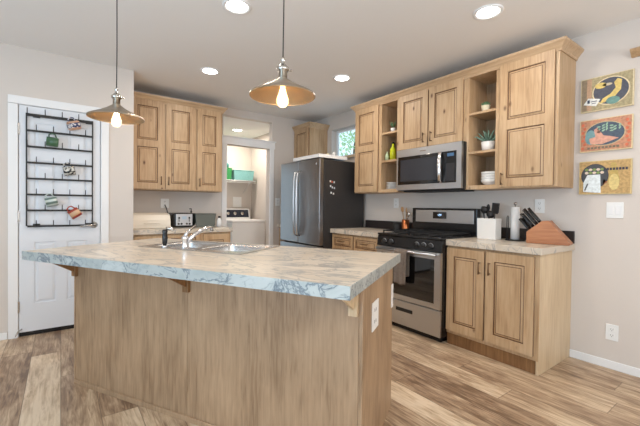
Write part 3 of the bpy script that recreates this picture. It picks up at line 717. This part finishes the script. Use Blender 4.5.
# ------------------------------------------------------------------ pictures, plates
def ell(m, cy, cz, ry, rz, x, mi, n=32, rot=0, th=.0007):
    ring = []
    for k in range(n):
        a = 2*PI*k/n; p, q = ry*math.cos(a), rz*math.sin(a)
        ring.append((cy+p*math.cos(rot)-q*math.sin(rot), cz+p*math.sin(rot)+q*math.cos(rot)))
    m.hull([(p, x, q) for p, q in ring], [(p, x-th, q) for p, q in ring], mi)
def poly(m, pts, x, mi, th=.0007): m.hull([(p, x, q) for p, q in pts], [(p, x-th, q) for p, q in pts], mi)
def picture(label, z0, z1, art, sidec, facec):
    t = thing('wall_picture', label, 'picture', (XR-.022, 1.024, z0), RZ, 'fruit-label pictures on the right wall')
    W_, H_ = .315, z1-z0
    B(0, W_, 0, .0215, 0, H_).build('frame', plain('pic_edge', sidec, .6, noise=.1), t, bevel=.002)
    m = MB(); m.box(.006, W_-.006, -.001, -.0001, .006, H_-.006, 0)
    mats = art(m, W_, H_); m.build('print', [plain('pic_bg', facec, .6, noise=.25)]+[plain('pic_ink', c, .6, noise=.15) for c in mats], t)
def art1(m, W, H):
    m.box(.007, .04, -.0018, -.001, .01, H-.01, 2); m.box(.04, .07, -.0018, -.001, .01, H-.01, 1)
    ell(m, .185, .135, .112, .105, -.001, 3); ell(m, .185, .135, .104, .097, -.0018, 4)
    poly(m, [(.12, .05), (.15, .055), (.21, .085), (.245, .13), (.25, .20), (.225, .215), (.205, .19), (.215, .15), (.185, .11), (.14, .085)], -.0026, 5)
    ell(m, .125, .185, .035, .022, -.0026, 5); ell(m, .20, .060, .04, .028, -.0034, 6); ell(m, .165, .185, .03, .010, -.0026, 7)
    poly(m, [(.02, .06), (.10, .035), (.125, .085), (.05, .105)], -.0042, 8)
    m.box(.045, .06, -.0055, -.005, .065, .09, 9); m.box(.068, .105, -.0055, -.005, .072, .078, 9); m.box(.072, .1, -.0055, -.005, .058, .063, 9)
    return [(196, 160, 130), (150, 132, 108), (226, 208, 170), (84, 86, 98), (222, 196, 118), (108, 148, 140), (206, 190, 160), (236, 236, 230), (70, 80, 100)]
def art2(m, W, H):
    ell(m, .155, .13, .122, .092, -.001, 1); ell(m, .155, .13, .116, .086, -.0018, 2)
    ell(m, .07, .11, .035, .055, -.0026, 3)
    poly(m, [(.07, .06), (.14, .05), (.24, .085), (.19, .105), (.15, .115), (.11, .18), (.09, .165), (.10, .11), (.06, .10)], -.0034, 4)
    for k in range(16):
        ell(m, .12+.024*(k % 6)+.004*(k % 2), .145+.019*(k//6)+.008*((k*7) % 3), .012, .006, -.0034, 5, 10, rot=(k % 3)*.6)
    for k in range(9): m.box(.05+k*.022, .066+k*.022, -.0026, -.001, .018, .034, 6)
    for k in range(7): ell(m, .02+(k % 2)*.012, .03+k*.03, .010, .012, -.0016, 7, 10); ell(m, .285+(k % 2)*.010, .03+k*.03, .010, .012, -.0016, 7, 10)
    return [(196, 178, 140), (78, 92, 108), (120, 160, 164), (214, 160, 140), (150, 182, 158), (120, 112, 92), (214, 116, 84)]
def art3(m, W, H):
    ell(m, .10, .14, .085, .092, -.001, 1); ell(m, .10, .14, .080, .087, -.0018, 2)
    for k in range(10): ell(m, .05+.024*(k % 5), .165+.024*(k//5), .012, .010, -.0026, 3+(k % 2), 10)
    poly(m, [(.03, .02), (.14, .01), (.135, .15), (.055, .15), (.03, .09)], -.0034, 5); poly(m, [(.035, .03), (.045, .03), (.062, .08), (.055, .085)], -.0042, 2)
    poly(m, [(.20, .035), (.235, .035), (.25, .10), (.235, .19), (.225, .235), (.20, .235), (.195, .19), (.18, .10)], -.0018, 6)
    ell(m, .217, .09, .030, .06, -.0026, 7)
    for k in range(8): m.box(.155+k*.018, .168+k*.018, -.0034, -.0026, .178, .196, 1)
    poly(m, [(.15, .07), (.18, .09), (.155, .115)], -.0018, 8)
    return [(64, 60, 72), (74, 76, 80), (226, 206, 188), (128, 150, 90), (226, 234, 236), (190, 164, 96), (218, 196, 130), (150, 96, 66)]
picture('top fruit-label picture with yellow fruit in a dark oval and white tag', 1.944, 2.203, art1, (222, 206, 170), (172, 158, 122))
picture('middle fruit-label picture with pink shape on dark oval and orange border', 1.635, 1.882, art2, (222, 204, 164), (196, 142, 112))
picture('bottom fruit-label picture, golden with a white sheet and yellow figure', 1.307, 1.562, art3, (214, 192, 140), (192, 158, 104))
def plate(label, name, loc, rz, kind, w_=.075, h_=.118, group='switches and outlets on the walls', cat=None):
    t = thing(name, label, cat or ('outlet' if kind == 'o' else 'light switch'), loc, rz, group)
    B(-w_/2, w_/2, -.006, -.0005, -h_/2, h_/2).build('plate', K['plate'], t, bevel=.002)
    if kind == 'o':
        for z in (-.022, .022):
            m = MB(); m.box(-.017, .017, -.0085, -.0065, z-.015, z+.015, 0)
            for x in (-.007, .006): m.box(x, x+.002, -.0092, -.0086, z-.002, z+.008, 1)
            m.box(-.002, .002, -.0092, -.0086, z-.010, z-.006, 1); m.build('socket', [K['plate'], K['slot']], t)
    else:
        n_ = 2 if w_ > .09 else 1
        for i in range(n_):
            cx_ = (i-(n_-1)/2)*.045; B(cx_-.016, cx_+.016, -.0095, -.0065, -.033, .033).build('rocker', K['white'], t, bevel=.002)
    return t
plate('two-gang white light switch below the lowest picture', 'light_switch', (XR, .803, 1.187), RZ, 's', .09+.01)
plate('white wall outlet low on the right wall above the baseboard', 'wall_outlet', (XR, .803, .274), RZ, 'o')
plate('white wall outlet behind the knife block', 'wall_outlet', (XR, 1.308, 1.215), RZ, 'o')
plate('white wall outlet behind the wooden spoons left of the range', 'wall_outlet', (XR, 2.90, 1.24), RZ, 'o')
o = plate('white wall outlet above the toaster with a black cord plugged in', 'wall_outlet', (1.068, YB, 1.205), 0, 'o', w_=.1)
plate('white wall outlet in the gap beyond the fridge', 'wall_outlet', (2.71, YB, 1.25), 0, 'o')
# right hand ledge at picture edge
o = thing('wall_shelf', 'wooden crown-profile wall shelf at the upper right edge', 'wall shelf', (XR-.001, .728, 2.335), RZ)
m = MB(); prof = [(0, 0), (-.06, 0), (-.06, -.008), (-.04, -.025), (-.012, -.05), (0, -.05)]
m.hull([(0+.04*(1 if 0 else 0)-.0, p, q) for p, q in prof], [(.6, p, q) for p, q in prof]); m.build('ledge', K['wood'], o)

# ------------------------------------------------------------------ countertop things
ZC = .915
# knife block: leaning, local x along the wall (toward right), y into the wall
kb = thing('knife_block', 'leaning wooden knife block with black-handled knives on the right counter', 'knife block', (3.05, 1.290, ZC), RZ+.12)
side = [(0.0, 0), (.285, 0), (.295, .012), (.15, .185), (.105, .18), (.0, .09)]
m = MB(); m.hull([(p, 0, q) for p, q in side], [(p, .11, q) for p, q in side]); m.build('block', K['block'], kb, bevel=.004)
dirv = Vector((-.62, 0, .78)); base0 = Vector((0, 0, .09)); e1 = (Vector((.105, 0, .18))-base0)
for i, (t_, yy, ln) in enumerate(((.85, .025, .10), (.85, .06, .115), (.62, .03, .12), (.62, .075, .13), (.38, .03, .11), (.38, .075, .11), (.15, .025, .09), (.15, .055, .09), (.15, .085, .09))):
    p = base0+e1*t_+Vector((0, yy, 0)); n_ = Vector((-e1.z, 0, e1.x)).normalized(); dd = (n_*.45+dirv*.55).normalized(); ln *= 1.28
    kf = MB().tube([p+dd*.002, p+dd*ln*.3, p+dd*ln*.7, p+dd*ln], [.0085, .010, .0095, .011], 8).build('kitchen_knife', K['black'])
    kf.location = (3.05, 1.290, ZC); kf.rotation_euler = (0, 0, RZ+.12)
    tag(kf, 'black handle of a knife standing in the wooden knife block', 'knife', 'black-handled knives in the knife block')
# paper towel holder
pt = thing('paper_towel_holder', 'white paper towel roll upright on a black wire holder behind the knife block', 'paper towel holder', (3.18, 1.435, ZC))
MB().lathe([(0, 0), (.075, 0), (.075, .008), (0, .01)], n=28).build('base', K['blackm'], pt)
MB().lathe([(.02, .011), (.034, .011), (.034, .29), (.02, .29)], n=28, closed=True).build('paper_roll', K['paper'], pt)
MB().lathe([(0, .01), (.006, .01), (.006, .305), (.013, .31), (.012, .325), (0, .33)], n=12).build('post', K['nickel'], pt)
MB().tube([(-.055, .03, .008), (-.055, .03, .20), (-.053, .036, .215), (-.05, .045, .20), (-.05, .045, .008)], .0035, 8).build('arm', K['blackm'], pt)
# utensil crock, square white
cr = thing('utensil_crock', 'square white crock on the right counter beside the range', 'crock', (3.12, 1.63, ZC))
m = MB(); s0, s1, h = .082, .085, .185
ro = [[(-s, -s*.62, z), (s, -s*.62, z), (s, s*.62, z), (-s, s*.62, z)] for s, z in ((s0, 0), (s1, h), (s1-.006, h), (s0-.006, .01))]
T = Matrix.Rotation(PI/2, 3, 'Z'); V = [[m.b.verts.new(T @ Vector(p)) for p in r] for r in ro]
for a, c in zip(V, V[1:]):
    for i in range(4): m.b.faces.new((a[i], a[(i+1) % 4], c[(i+1) % 4], c[i]))
m.b.faces.new(V[0]); m.b.faces.new(V[-1]); m.build('crock_body', K['ceram'], cr, bevel=.004)
def utensil(x, y, dx, dy, ln, kind, label, mat, z0=.93, grp='black utensils in the white crock'):
    t = thing(kind, label, 'utensil', (x, y, z0), 0, grp)
    d = Vector((dx, dy, 1)).normalized(); m = MB(); m.tube([(0, 0, 0), d*ln*.7], .005, 8); m.build('handle', mat, t)
    e = d*ln*.7; m = MB()
    q = d.to_track_quat('Z', 'Y').to_matrix().to_4x4(); T = Matrix.Translation(e) @ q
    if kind == 'ladle':
        m.lathe([(0, -.002), (.02, .0), (.034, .018), (.036, .036), (.033, .036), (.018, .004), (0, .002)], mtx=Matrix.Translation(e+Vector((0, 0, -.0))) @ Matrix.Rotation(.9, 4, 'Y'), n=16)
    elif kind in ('spoon', 'wooden_spoon'):
        m.lathe([(0, 0), (.012, .006), (.022, .028), (.02, .05), (.010, .064), (0, .068)], mtx=T @ Matrix.Diagonal((.4, 1, 1, 1)), n=14)
    else:
        m.box(-.003, .003, -.03, .03, 0, .085, 0, T)
    m.build('head', mat, t)
bl = K['blackm']
utensil(3.115, 1.645, -.05, .13, .33, 'ladle', 'black ladle leaning left in the white crock', bl)
utensil(3.13, 1.635, .02, .05, .33, 'spoon', 'black serving spoon in the middle of the white crock', bl)
utensil(3.135, 1.61, .04, -.08, .32, 'spatula', 'black spatula standing upright in the white crock', bl)
utensil(3.105, 1.60, -.06, -.16, .31, 'spatula', 'black spatula leaning right in the white crock', bl)
utensil(3.135, 1.655, .04, .20, .31, 'spoon', 'black spoon at the back left of the white crock', bl)
utensil(3.11, 1.625, -.07, -.04, .27, 'ladle', 'short black ladle at the front of the white crock', bl)
# copper crock
cc = MB().lathe([(0, 0), (.04, 0), (.042, .01), (.042, .135), (.039, .135), (.039, .01), (0, .01)], n=24).build('copper_canister', K['copper']); cc.location = (3.225, 2.66, ZC)
tag(cc, 'copper canister of wooden spoons left of the range backguard', 'canister')
utensil(3.225, 2.668, -.02, .15, .29, 'wooden_spoon', 'wooden spoon leaning left in the copper canister', K['spoon'], .93, 'wooden spoons in the copper canister')
utensil(3.235, 2.655, .05, .06, .27, 'wooden_spoon', 'wooden spoon standing nearly upright in the copper canister', K['spoon'], .93, 'wooden spoons in the copper canister')
utensil(3.225, 2.65, .02, -.14, .21, 'wooden_spoon', 'short utensil leaning right in the copper canister', K['nickel'], .93, 'wooden spoons in the copper canister')
dj = thing('dark_jar', 'small dark lidded jar left of the copper canister', 'jar', (3.20, 2.765, ZC))
MB().lathe([(0, 0), (.042, 0), (.045, .02), (.045, .075), (.038, .085), (0, .085)], n=22).build('jar_body', K['iron'], dj)
MB().lathe([(0, .0855), (.04, .0855), (.04, .10), (0, .104)], n=22).build('lid', K['blackm'], dj)

# back counter: bread box, toaster, grey bin
bbx = thing('bread_box', 'cream roll-top bread box on the back counter', 'bread box', (.64, 4.33, ZC))
sd = [(0, 0), (.27, 0), (.27, .175), (.12, .175), (.05, .155), (.01, .10), (0, .04)]
MB().hull([(0, p, q) for p, q in sd], [(.41, p, q) for p, q in sd]).build('box_body', K['cream'], bbx, bevel=.006)
B(.12, .29, -.012, -.0005, .055, .07).build('handle', K['cream'], bbx, bevel=.003)
ts = thing('toaster', 'black and silver four-slot toaster between the bread box and grey bin', 'toaster', (1.085, 4.36, ZC))
B(0, .245, .01, .27, .008, .175).build('toaster_body', K['black'], ts, bevel=.015, seg=3)
B(.03, .225, .0005, .0095, .022, .163).build('front_plate', K['steel'], ts, bevel=.003)
for x in (.065, .185):
    B(x-.008, x+.008, -.012, -.0002, .105, .128).build('lever', K['blackm'], ts)
    B(x-.004, x+.004, -.004, -.0002, .07, .10).build('lever_slot', K['blackm'], ts)
for x in (.06, .095, .155, .19):
    T = Matrix.Translation((x, 0, .045)) @ Matrix.Rotation(PI/2, 4, 'X'); MB().lathe([(0, 0), (.012, 0), (.010, .012), (0, .012)], mtx=T, n=14).build('knob', K['blackm'], ts)
B(.10, .155, -.002, -.0001, .10, .135).build('label_plate', K['display'] if False else plain('toaster_badge', (170, 190, 205), .4), ts)
gb = MB(); gb.hull([(0.015, .01, 0), (.245, .01, 0), (.245, .17, 0), (.015, .17, 0)], [(0, 0, .155), (.26, 0, .155), (.26, .18, .155), (0, .18, .155)])
gb.box(-.004, .264, -.004, .184, .156, .168)
o = gb.build('storage_bin', K['greybin'], bevel=.004); o.location = (1.35, 4.37, ZC)
tag(o, 'grey-green tapered bin at the right of the toaster on the back counter', 'bin')
o = MB().tube([(1.066, YB-.012, 1.185), (1.072, YB-.04, 1.165), (1.085, YB-.05, 1.12), (1.095, YB-.05, 1.08)], .005, 8).build('power_cord', K['cord']); tag(o, 'black power cord running from the outlet down to the toaster', 'cord')
o = thing('soap_bottle', 'small dark pump bottle behind the grey bin on the back counter', 'bottle', (1.365, 4.60, ZC))
MB().lathe([(0, 0), (.025, 0), (.025, .15), (.01, .165), (.01, .2), (0, .2)], n=16).build('bottle_body', K['blackm'], o)
MB().tube([(0, 0, .2005), (0, 0, .225), (-.025, -.01, .222)], .006, 8).build('pump', K['blackm'], o)

# laundry
ws = thing('washing_machine', 'white top-loading washing machine seen through the laundry doorway', 'washing machine', (2.24, 5.36, 0))
WW = .60
B(0, WW, 0, .66, .02, .90).build('cabinet_body', K['white'], ws, bevel=.012, seg=3)
B(.0, WW, -.008, .56, .901, .945).build('lid', K['white'], ws, bevel=.012, seg=3)
m = MB(); m.hull([(0, .565, .901), (0, .66, .901), (0, .66, 1.13), (0, .625, 1.13)], [(WW, .565, .901), (WW, .66, .901), (WW, .66, 1.13), (WW, .625, 1.13)])
o = m.build('console', K['white'], ws, bevel=.008)
T = Matrix.Translation((0, .565, .901)) @ Matrix.Rotation(-math.atan2(.06, .229), 4, 'X')
m = MB(); m.box(.03, WW-.03, -.004, -.0005, .075, .215, 0, T); m.build('console_face', plain('console_navy', (36, 42, 58), .25), o)
for x in (.17, .30, .44):
    T2 = T @ Matrix.Translation((x, -.004, .145)) @ Matrix.Rotation(PI/2, 4, 'X'); MB().lathe([(0, .0005), (.032, .0005), (.028, .02), (0, .02)], mtx=T2, n=18).build('dial', K['nickel'], o)
o = thing('detergent_bottle', 'white bottle with dark cap standing at the right end of the back counter', 'bottle', (1.665, 4.40, ZC))
MB().lathe([(0, 0), (.032, 0), (.034, .07), (.02, .10), (.014, .11), (0, .11)], n=16).build('bottle_body', K['white'], o)
MB().lathe([(0, .1105), (.016, .1105), (.016, .135), (0, .135)], n=16).build('cap', K['blackm'], o)
ls = thing('wire_shelf', 'white wire shelf in the laundry room above the washer', 'shelf', (1.95, 5.80, 1.63))
m = MB(); LW = XLR-1.95-.06
for k in range(12): m.tube([(0, .02+k*.0245, 0), (LW, .02+k*.0245, 0)], .003, 6)
for x in (0.01, .5, LW-.01): m.tube([(x, 0, -.006), (x, .29, -.006)], .004, 6)
m.tube([(0, 0, 0), (LW, 0, 0)], .006, 6); m.tube([(0, 0, -.035), (LW, 0, -.035)], .005, 6)
m.build('wire_deck', K['white'], ls)
for x in (.35, LW-.1):
    MB().tube([(x, .01, -.012), (x, .295, -.20)], .005, 6).build('brace', K['white'], ls)
def bin_(name, label, x0, x1, y0, y1, h, mat, r=.02):
    m = MB(); m.hull([(x0+.015, y0+.01, 0), (x1-.015, y0+.01, 0), (x1-.015, y1-.01, 0), (x0+.015, y1-.01, 0)], [(x0, y0, h), (x1, y0, h), (x1, y1, h), (x0, y1, h)])
    m.box(x0-.005, x1+.005, y0-.005, y1+.005, h+.0005, h+.015)
    o = m.build(name, mat, bevel=.01); o.location = (0, 0, 1.637); return tag(o, label, 'bin', 'bins on the laundry shelf')
bin_('storage_bin', 'light teal fabric bin on the laundry wire shelf', 2.45, 2.84, 5.80, 6.06, .165, K['teal'])
bin_('storage_bin', 'green plastic bin left of the teal bin on the laundry shelf', 2.18, 2.42, 5.80, 6.06, .19, K['green'])
o = MB().lathe([(0, 0), (.05, 0), (.055, .06), (.03, .09), (.03, .10), (0, .10)], n=16).build('teal_jug', K['tealdark']); o.location = (2.34, 5.9, 1.637+.206)
tag(o, 'dark teal jug standing on the green bin in the laundry', 'jug')
plate('white square box plate on the laundry back wall above the washer', 'wall_panel', (2.645, YF, 1.25), 0, 's', .17, .19, None, 'wall box')

# ------------------------------------------------------------------ things on the open shelves
def pot(loc, r0_, r1_, h, label, kind, mat=None):
    t = thing('potted_plant', label, 'plant', loc, 0, 'small potted plants on the open shelves')
    MB().lathe([(0, 0), (r0_, 0), (r1_, h), (r1_-.004, h), (r1_-.006, h-.008), (0, h-.008)], n=20).build('pot', mat or K['pot'], t)
    m = MB(); rr = random.Random(len(label))
    if kind == 'rosette':
        for k in range(14):
            a = k*2.4; el = .5+.06*k; L_ = .048
            d = Vector((math.cos(a)*math.cos(el), math.sin(a)*math.cos(el), math.sin(el)))
            c = Vector((0, 0, h-.008)); m.tube([c, c+d*L_*.5, c+d*L_], [.004, .009, .002], 6)
    elif kind == 'aloe':
        for k in range(13):
            a = k*2.4; el = .35+.08*k; L_ = .15-.002*k
            d = Vector((math.cos(a)*math.cos(el)*.75, math.sin(a)*math.cos(el), math.sin(el)))
            c = Vector((0, 0, h-.008)); m.tube([c, c+d*L_*.4, c+d*L_*.8+Vector((0, 0, .004)), c+d*L_+Vector((0, 0, -.006))], [.008, .012, .007, .001], 6)
    else:
        for k in range(16):
            a = k*2.4; el = 1.0+.3*rr.random(); L_ = .06+.05*rr.random()
            d = Vector((math.cos(a)*math.cos(el), math.sin(a)*math.cos(el), math.sin(el)))
            c = Vector((0, 0, h-.008)); m.tube([c, c+d*L_*.6, c+d*L_], [.003, .0035, .001], 5)
    m.build('leaves', K['leaf2'] if kind == 'aloe' else K['leaf'], t)
xs = XR-.319
pot((xs+.09, 1.675, 2.054), .030, .040, .062, 'tiny succulent in a cream pot on the top right open shelf', 'rosette', plain('cream_pot', (226, 218, 190), .5))
pot((xs+.10, 1.655, 1.703), .048, .058, .085, 'spiky aloe in a white pot on the middle right open shelf', 'aloe', K['ceram'])
pot((xs+.09, 2.765, 2.047), .024, .03, .055, 'small grassy plant in a white pot on the top left open shelf', 'grass', K['ceram'])
def bowl(loc, r, h, label, grp, name='bowl', mat=None):
    o = MB().lathe([(0, 0), (r*.5, 0), (r*.55, .004), (r*.9, h*.6), (r, h), (r-.004, h), (r*.86, h*.6), (r*.5, .008), (0, .008)], n=28).build(name, mat or K['ceram']); o.location = loc
    return tag(o, label, name, grp)
zb = ZB+.0355
ords = ['lowest', 'second lowest', 'third from the bottom', 'top']
for k in range(4): bowl((xs+.12, 1.635, zb+k*.024), .082, .05, 'white bowl on the bottom right open shelf, %s of its stack' % ords[k], 'white bowls stacked on the open shelf', mat=K['ceram'])
for k in range(5):
    o = MB().lathe([(0, 0), (.045, 0), (.078, .010), (.078, .013), (.044, .004), (0, .004)], n=28).build('small_plate', K['ceram']); o.location = (xs+.11, 2.775, zb+k*.017)
    tag(o, 'small white plate on the bottom left open shelf, %s of its stack' % ['lowest', 'second', 'middle', 'fourth', 'topmost'][k], 'plate', 'white plates stacked on the left open shelf')
def bottle(loc, r, h, label, mat, capm):
    t = thing('glass_bottle', label, 'bottle', loc, 0, 'bottles on the left open shelf')
    MB().lathe([(0, 0), (r, 0), (r, h*.58), (r*.45, h*.75), (r*.38, h*.92), (0, h*.92)], n=18).build('bottle_body', mat, t)
    MB().lathe([(0, h*.921), (r*.45, h*.921), (r*.42, h), (0, h)], n=14).build('cap', capm, t)
bottle((xs+.08, 2.755, 1.728), .034, .21, 'yellow-green bottle on the middle left open shelf', plain('yellow_oil', (196, 204, 40), .15), K['black'])
bottle((xs+.16, 2.81, 1.728), .026, .22, 'slim dark green bottle behind the yellow bottle on the left open shelf', plain('dark_green', (52, 80, 44), .15), K['black'])
bottle((xs+.05, 2.815, 1.728), .022, .11, 'short pale bottle left of the yellow bottle on the open shelf', plain('pale_bottle', (180, 196, 160), .2), K['nickel'])

# ------------------------------------------------------------------ mug rack and mugs
mr_ = thing('mug_rack', 'black metal hanging mug rack with eight bars on the pantry door', 'rack', (0, YD-.030, 0))
rx0, rx1, rz0, rz1 = -.252, .252, .985, 1.985
zbars = [rz1-.003-k*(rz1-rz0-.01)/7 for k in range(8)]
m = MB(); m.box(rx0, rx0+.011, 0, .009, rz0, rz1); m.box(rx1-.011, rx1, 0, .009, rz0, rz1); m.build('side_rail', K['rackm'], mr_)
m = MB()
for x in (rx0+.05, rx1-.06): m.box(x, x+.05, -.004, .024, rz1-.03, rz1-.01); m.box(x, x+.05, -.004, .024, rz0+.0, rz0+.02)
m.build('mounting_clips', K['rackm'], mr_)
for k, z in enumerate(zbars):
    h = .017 if k else .024
    b_ = B(rx0+.011, rx1-.011, -.008, .002, z-h, z).build('bar', K['rackm'], mr_)
    xk = [rx0+.012+.125*i for i in range(4)] if k % 2 == 0 else [rx0+.075+.122*i for i in range(4)]
    for x in xk:
        MB().tube([(x, -.004, z), (x, -.022, z+.004), (x, -.028, z+.018), (x, -.028, z+.045)], 0.0036, 6).build('hook', K['rackm'], b_)
def mug(x, z, tilt, mats, label, rot=0., r=.042, h=.088, bands=None):
    t = thing('mug', label, 'mug', (x, YD-.082, z), 0, 'mugs hanging on the rack', rot=(0, tilt, rot))
    m = MB(); m.lathe([(0, -h/2), (r*.9, -h/2), (r, -h/2+.008), (r, h/2), (r-.004, h/2), (r-.004, -h/2+.01), (0, -h/2+.008)], n=24)
    if len(mats) > 1:
        for f in m.b.faces:
            c = f.calc_center_median(); a = math.atan2(c.y, c.x)
            if bands == 'v' and int((a+PI)/(PI/6)) % 2: f.material_index = 1
            if bands == 'r' and abs(math.cos(a)) > .6 : f.material_index = 1
    m.build('mug_body', mats, t)
    MB().tube([(r*.92, 0, h*.32), (r+.02, 0, h*.34), (r+.032, 0, h*.1), (r+.028, 0, -h*.15), (r*.92, 0, -h*.3)], .0055, 8).build('handle', mats[-1], t)
def pattern(name, c1, c2, sc=40):
    m, nt, b, N, Lk = newmat(name); tc = N.new('ShaderNodeTexCoord'); v = N.new('ShaderNodeTexNoise'); v.inputs['Scale'].default_value = sc; v.inputs['Detail'].default_value = 1
    Lk.new(tc.outputs['Object'], v.inputs['Vector']); r = N.new('ShaderNodeValToRGB'); r.color_ramp.interpolation = 'CONSTANT'
    r.color_ramp.elements[0].color = lin(c1); r.color_ramp.elements[1].position = .5; r.color_ramp.elements[1].color = lin(c2)
    Lk.new(v.outputs['Fac'], r.inputs[0]); Lk.new(r.outputs[0], b.inputs['Base Color']); b.inputs['Roughness'].default_value = .3; return m
mug(.098, 1.912, -1.9, [pattern('blue_floral', (44, 56, 96), (214, 206, 204), 45), plain('peach_mug', (206, 160, 132), .3), pattern('blue_handle', (60, 74, 116), (200, 200, 208), 30)], 'blue and white floral mug at the top right of the rack', .3, bands='r')
mug(-.062, 1.742, -PI/2+.08, [plain('green_mug', (66, 100, 72), .3)], 'plain green mug in the upper middle of the rack', 0)
mug(.062, 1.490, -PI/2-.2, [pattern('black_white', (32, 34, 36), (206, 202, 192), 55)], 'black and white patterned mug halfway down the rack')
mug(-.068, 1.205, -PI/2-.25, [plain('grey_green_mug', (104, 124, 116), .3), plain('pale_stripe', (196, 206, 200), .3)], 'grey-green mug with pale stripes at the lower left of the rack', 0, bands='v')
mug(.105, 1.100, -PI/2-.6, [plain('tan_mug', (206, 168, 132), .3), plain('red_mug', (166, 66, 48), .3)], 'tan and red mug at the bottom right of the rack', 0, bands='r')

# ------------------------------------------------------------------ pendants
def pendant(x, y, z, label, R=.18, flare=1., power=9):
    t = thing('pendant_lamp', label, 'pendant lamp', (x, y, z), 0, 'metal pendant lamps over the island'); t.scale = (.875,)*3; HZ = (HC-z)/.875
    if flare: prof = [(R, 0), (R*.985, .010), (R*.62, .040), (R*.36, .066), (R*.16, .092), (R*.13, .10)]
    else: prof = [(R, 0), (R*.985, .010), (R*.60, .046), (R*.34, .072), (R*.15, .095), (R*.13, .10)]
    m = MB(); m.lathe(prof, n=48, mi=0); inn = [(r-.0025, z_-.0015) for r, z_ in prof]
    m.lathe(inn, n=48, mi=1); m.lathe([(R, 0), (R-.0025, -.0015)], n=48, mi=0)
    m.build('lamp_shade', [K['shade'], K['shadein']], t)
    m = MB(); m.lathe([(.0, .085), (.024, .085), (.024, .135), (.030, .137), (.034, .146), (.034, .156), (.026, .160), (.018, .172), (.010, .178), (.010, .196), (.013, .2), (.008, .212), (0, .213)], n=24)
    m.tube([(.02, 0, .150), (.050, -.01, .150)], [.004, .006], 8); m.build('socket', K['nickel'], t)
    MB().tube([(0, 0, .2135), (.002, 0, HZ*.5), (.0, 0, HZ-.02)], .0035, 8).build('cord', K['cord'], t)
    MB().lathe([(0, HZ-.001), (.06, HZ-.001), (.058, HZ-.018), (.012, HZ-.024), (0, HZ-.024)], n=28).build('canopy', K['nickel'], t)
    b_ = MB().lathe([(0, -.060), (.018, -.055), (.031, -.036), (.032, -.014), (.022, .018), (.014, .045), (.013, .080), (0, .080)], n=24).build('bulb', BULB, t)
    fm = MB()
    for k in range(6):
        a = k*PI/3; fm.tube([(.008*math.cos(a), .008*math.sin(a), .035), (.012*math.cos(a+.4), .012*math.sin(a+.4), -.04)], .0012, 5)
    fm.build('filament', FIL, b_)
    d = bpy.data.lights.new('bulb_light', 'POINT'); d.energy = power; d.color = (1, .78, .52); d.shadow_soft_size = .03
    l = bpy.data.objects.new('bulb_light', d); C.objects.link(l); l.parent = t; l.location = (0, 0, -.08)
BULB = glass('bulb_glass', (255, 225, 180)); FIL = plain('filament', (255, 190, 110), .5, emit=220)
BULB.node_tree.nodes['Principled BSDF'].inputs['Emission Color'].default_value = (1, .72, .42, 1)
BULB.node_tree.nodes['Principled BSDF'].inputs['Emission Strength'].default_value = 1.6
pendant(.862, 1.462, 1.716, 'straight-sided metal pendant lamp with glowing bulb over the middle of the island', flare=0, power=1.4)
pendant(.276, 2.465, 1.716, 'metal pendant lamp with glowing bulb over the island end near the mug rack', flare=1, power=1.4)
